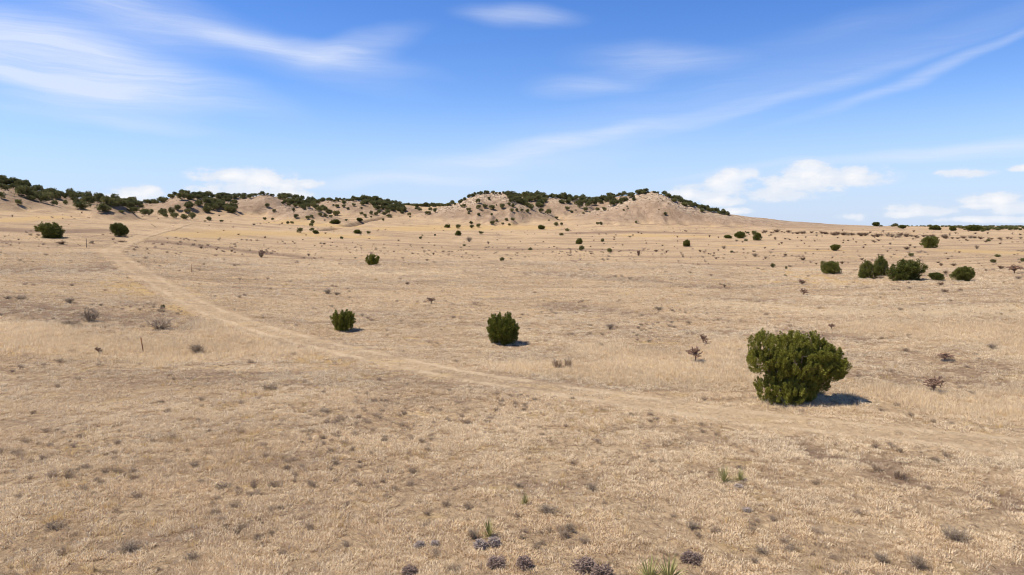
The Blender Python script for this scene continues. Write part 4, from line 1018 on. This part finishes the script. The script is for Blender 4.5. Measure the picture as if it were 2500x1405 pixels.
# ---- scattered brown shrubs on the middle and far plain
SH = Z4([(930, 685, 45, 25), (370, 605, 40, 25), (590, 660, 55, 25), (665, 677, 32, 22), (805, 655, 28, 18), (200, 625, 22, 16), (313, 678, 26, 16), (80, 664, 18, 12), (2000, 725, 40, 18), (1940, 780, 34, 20),
         (1210, 712, 34, 20), (1025, 716, 20, 14), (1348, 684, 28, 16), (1665, 610, 45, 22), (1690, 585, 22, 14), (735, 540, 20, 24), (1725, 600, 24, 14), (1910, 725, 26, 20), (2335, 745, 45, 20), (1485, 820, 60, 26),
         (1910, 865, 40, 26), (1940, 915, 45, 24), (2050, 905, 28, 20), (375, 878, 24, 26), (1680, 855, 24, 16), (2165, 605, 30, 24), (1470, 550, 26, 14), (1550, 575, 20, 16), (1440, 560, 25, 14), (2040, 632, 18, 10),
         (920, 550, 16, 10), (1015, 553, 14, 10), (940, 570, 14, 10), (780, 570, 18, 12), (1360, 600, 18, 14), (1375, 580, 20, 10), (1215, 565, 16, 10), (1310, 560, 16, 10), (1960, 680, 20, 12), (1530, 625, 16, 10), (1140, 670, 20, 12),
         (1890, 705, 30, 10), (2460, 820, 40, 20), (1655, 750, 22, 14), (2230, 760, 18, 12), (925, 858, 42, 26), (460, 552, 30, 14), (300, 640, 20, 12), (330, 618, 16, 12), (660, 603, 18, 14), (70, 728, 20, 12)]) + \
    Z3([(1710, 703, 45, 18), (1793, 878, 38, 38), (1200, 668, 14, 10), (1235, 668, 14, 10), (2060, 850, 24, 26), (2215, 893, 22, 20), (1960, 840, 50, 24), (2020, 785, 36, 14), (2380, 845, 22, 22), (1640, 780, 26, 12), (1860, 735, 16, 8), (1335, 795, 24, 12),
        (985, 795, 26, 12), (665, 745, 16, 10), (2460, 865, 20, 16), (885, 750, 20, 12), (2130, 650, 16, 8), (1340, 865, 30, 18)]) + \
    Z2([(345, 576, 26, 18), (752, 545, 28, 18), (760, 668, 28, 14), (575, 685, 26, 12), (185, 712, 26, 22), (805, 720, 24, 16), (150, 895, 50, 50), (2312, 765, 36, 28), (2130, 745, 75, 50), (1457, 740, 30, 18), (1885, 640, 20, 10), (2398, 732, 22, 12), (1265, 636, 20, 10), (1180, 718, 26, 8),
        (490, 940, 26, 20), (1045, 905, 30, 16), (1730, 925, 40, 18), (1790, 870, 26, 26), (80, 585, 30, 14), (450, 750, 18, 14), (545, 730, 20, 14), (1745, 760, 16, 12), (600, 880, 40, 26), (745, 770, 40, 18)]) + \
    Z1([(2275, 680, 30, 14), (1920, 810, 36, 24), (2065, 822, 30, 16), (2210, 840, 30, 20), (780, 475, 16, 18), (118, 508, 16, 18), (180, 730, 14, 14), (1155, 755, 60, 24), (590, 770, 90, 30), (880, 760, 40, 24), (2420, 585, 28, 14)])
rs = random.Random(21); items = []
ROW = [(1866, 568), (1940, 570), (2010, 572), (2060, 575), (2110, 576.5), (2170, 578), (2250, 580), (2320, 582), (2400, 584), (2500, 585)]
for k in range(54):
    s = (k + rs.random() * .8) / 54 * (len(ROW) - 1.001); i = int(s); t = s - i
    w = rs.choice([7, 9, 11, 14, 18]); SH.append((ROW[i][0] * (1 - t) + ROW[i + 1][0] * t, ROW[i][1] * (1 - t) + ROW[i + 1][1] * t + rs.uniform(-1.6, 1.8), w, w * .48))
for k in range(70):
    SH.append((rs.uniform(1440, 2500), rs.uniform(560, 570) + rs.random() * 30, rs.uniform(4, 8), rs.uniform(3, 5)))
for (px, v, w, h) in SH:
    x, y, z, d = place_px(px, v); W = w / F * d; Hh = h / F * d; k = rs.randrange(5)
    o = new_obj('desert_shrub', BRO[k] if rs.random() < .72 else SAGE[k % 3]); o.location = (x, y, z); o.scale = (W, W, Hh * 1.1); o.rotation_euler = (0, 0, rs.random() * 6.28); items.append((o, px, v, w))


def shrub_place(px, v):
    if 566 <= v <= 587 and px > 1860: return 'in the long shrub row' if px < 2200 else 'in the second half of the shrub row'
    if v < 560: return 'below the hills'
    if v < 575: return 'on the far plain' if px < 1500 else 'before the domed hill'
    if v < 600: return 'on the golden middle plain' if px < 1500 else 'before the long shrub row'
    if v < 640: return 'well beyond the track' if px < 1300 else 'near the row of three junipers' if px < 1750 else 'around the paired junipers'
    return 'on bare ground beyond the track' if px < 1300 else 'around the juniper cluster'


rank_tag(items, 'brown twiggy shrub', shrub_place, 'shrubs dotted over the plain', 'shrub')

# ---- small dark tussocks over the far plain and the lower slopes: one mass
rng = np.random.default_rng(88); x, y, d = sector(rng, 2400, 110, 345, 41); k = rng.random(len(x)) < (.1 + .9 * clump(x, y, 16, 31, .0, .5)); x, y, d = x[k], y[k], d[k]
TUS = [blades_mesh('tussock', np.random.default_rng(90 + i), 30, .5, .3, .8, .03, M_SHRUBLET) for i in range(4)]
o = scatter('far_tussocks', TUS, np.stack([x, y, terr(x, y)], 1), rng.uniform(.3, 1.05, len(x)) ** 1.4, rng.integers(0, 4, len(x)), rng.random(len(x)), 'small dark tussocks speckling the far plain and lower slopes', 4)
# loose pale stones on the rocky crests
def stone(rng):
    import bmesh
    bm = bmesh.new(); bmesh.ops.create_icosphere(bm, subdivisions=1, radius=.5)
    for v in bm.verts: v.co = Vector((v.co.x * 1.2, v.co.y, v.co.z * .7)) * rng.uniform(.7, 1.25)
    me = bpy.data.meshes.new('stone'); bm.to_mesh(me); bm.free(); me.materials.append(M_STONE); return me
M_STONE = tint_mat('pale_sandstone', (0.28, 0.205, 0.15), (0.48, 0.375, 0.28), 0, .9, True, 1.0)
STN = [stone(np.random.default_rng(95 + i)) for i in range(5)]
P = []; S = []
for k in range(60000):
    if len(P) > 2600: break
    d = rng.uniform(270, 400); a = rng.uniform(az_of(0), az_of(1700)); xx, yy = d * math.sin(a), d * math.cos(a)
    if rng.random() < float(sample(ROCK, xx, yy)) ** 1.3: P.append((xx, yy, float(terr(xx, yy)) + .05)); S.append(rng.uniform(.25, 1.0) ** 1.5 * 1.0)
scatter('loose_rocks', STN, P, S, rng.integers(0, 5, len(P)), rng.random(len(P)), 'pale broken rocks littering the rocky hill crests', 5, .3)

# ------------------------------------------------------------------ fence posts
def steel_post(px, v, hpx, lean, mat, label, wide):
    x, y, z, d = place_px(px, v); h = hpx / F * d
    V, Fc = [], []
    def bx(x0, x1, y0, y1, z0, z1):
        o = len(V); V.extend([(a, b, c) for c in (z0, z1) for b in (y0, y1) for a in (x0, x1)]); Fc.extend([(o, o + 2, o + 3, o + 1), (o + 4, o + 5, o + 7, o + 6), (o, o + 1, o + 5, o + 4), (o + 2, o + 6, o + 7, o + 3), (o, o + 4, o + 6, o + 2), (o + 1, o + 3, o + 7, o + 5)])
    w = wide
    bx(-w, w, -w * .2, w * .2, -.15, h); bx(-w * .2, w * .2, w * .2 + .001, w * 1.5, -.15, h - .002)
    k = 0
    while .15 + k * .11 < h - .05: bx(-w * .3, w * .3, -w * .55, -w * .2 - .001, .15 + k * .11, .18 + k * .11); k += 1
    me = mesh_np('fence_post', V, Fc); o = new_obj('fence_post', me, [mat]); o.location = (x, y, z); o.rotation_euler = (.03, lean, .3); tag(o, label, 'post', 'old posts beside the track'); return o


steel_post(350, 861, 33, -.10, M_RUST, 'rusty leaning steel post standing in the pale grass band', .035)
steel_post(211, 605, 19, .03, M_GREYWOOD, 'thin grey post between the two junipers beside the track bend', .05)
steel_post(468, 665, 19, .05, M_RUST, 'thin reddish post on the plain beyond the track', .035)
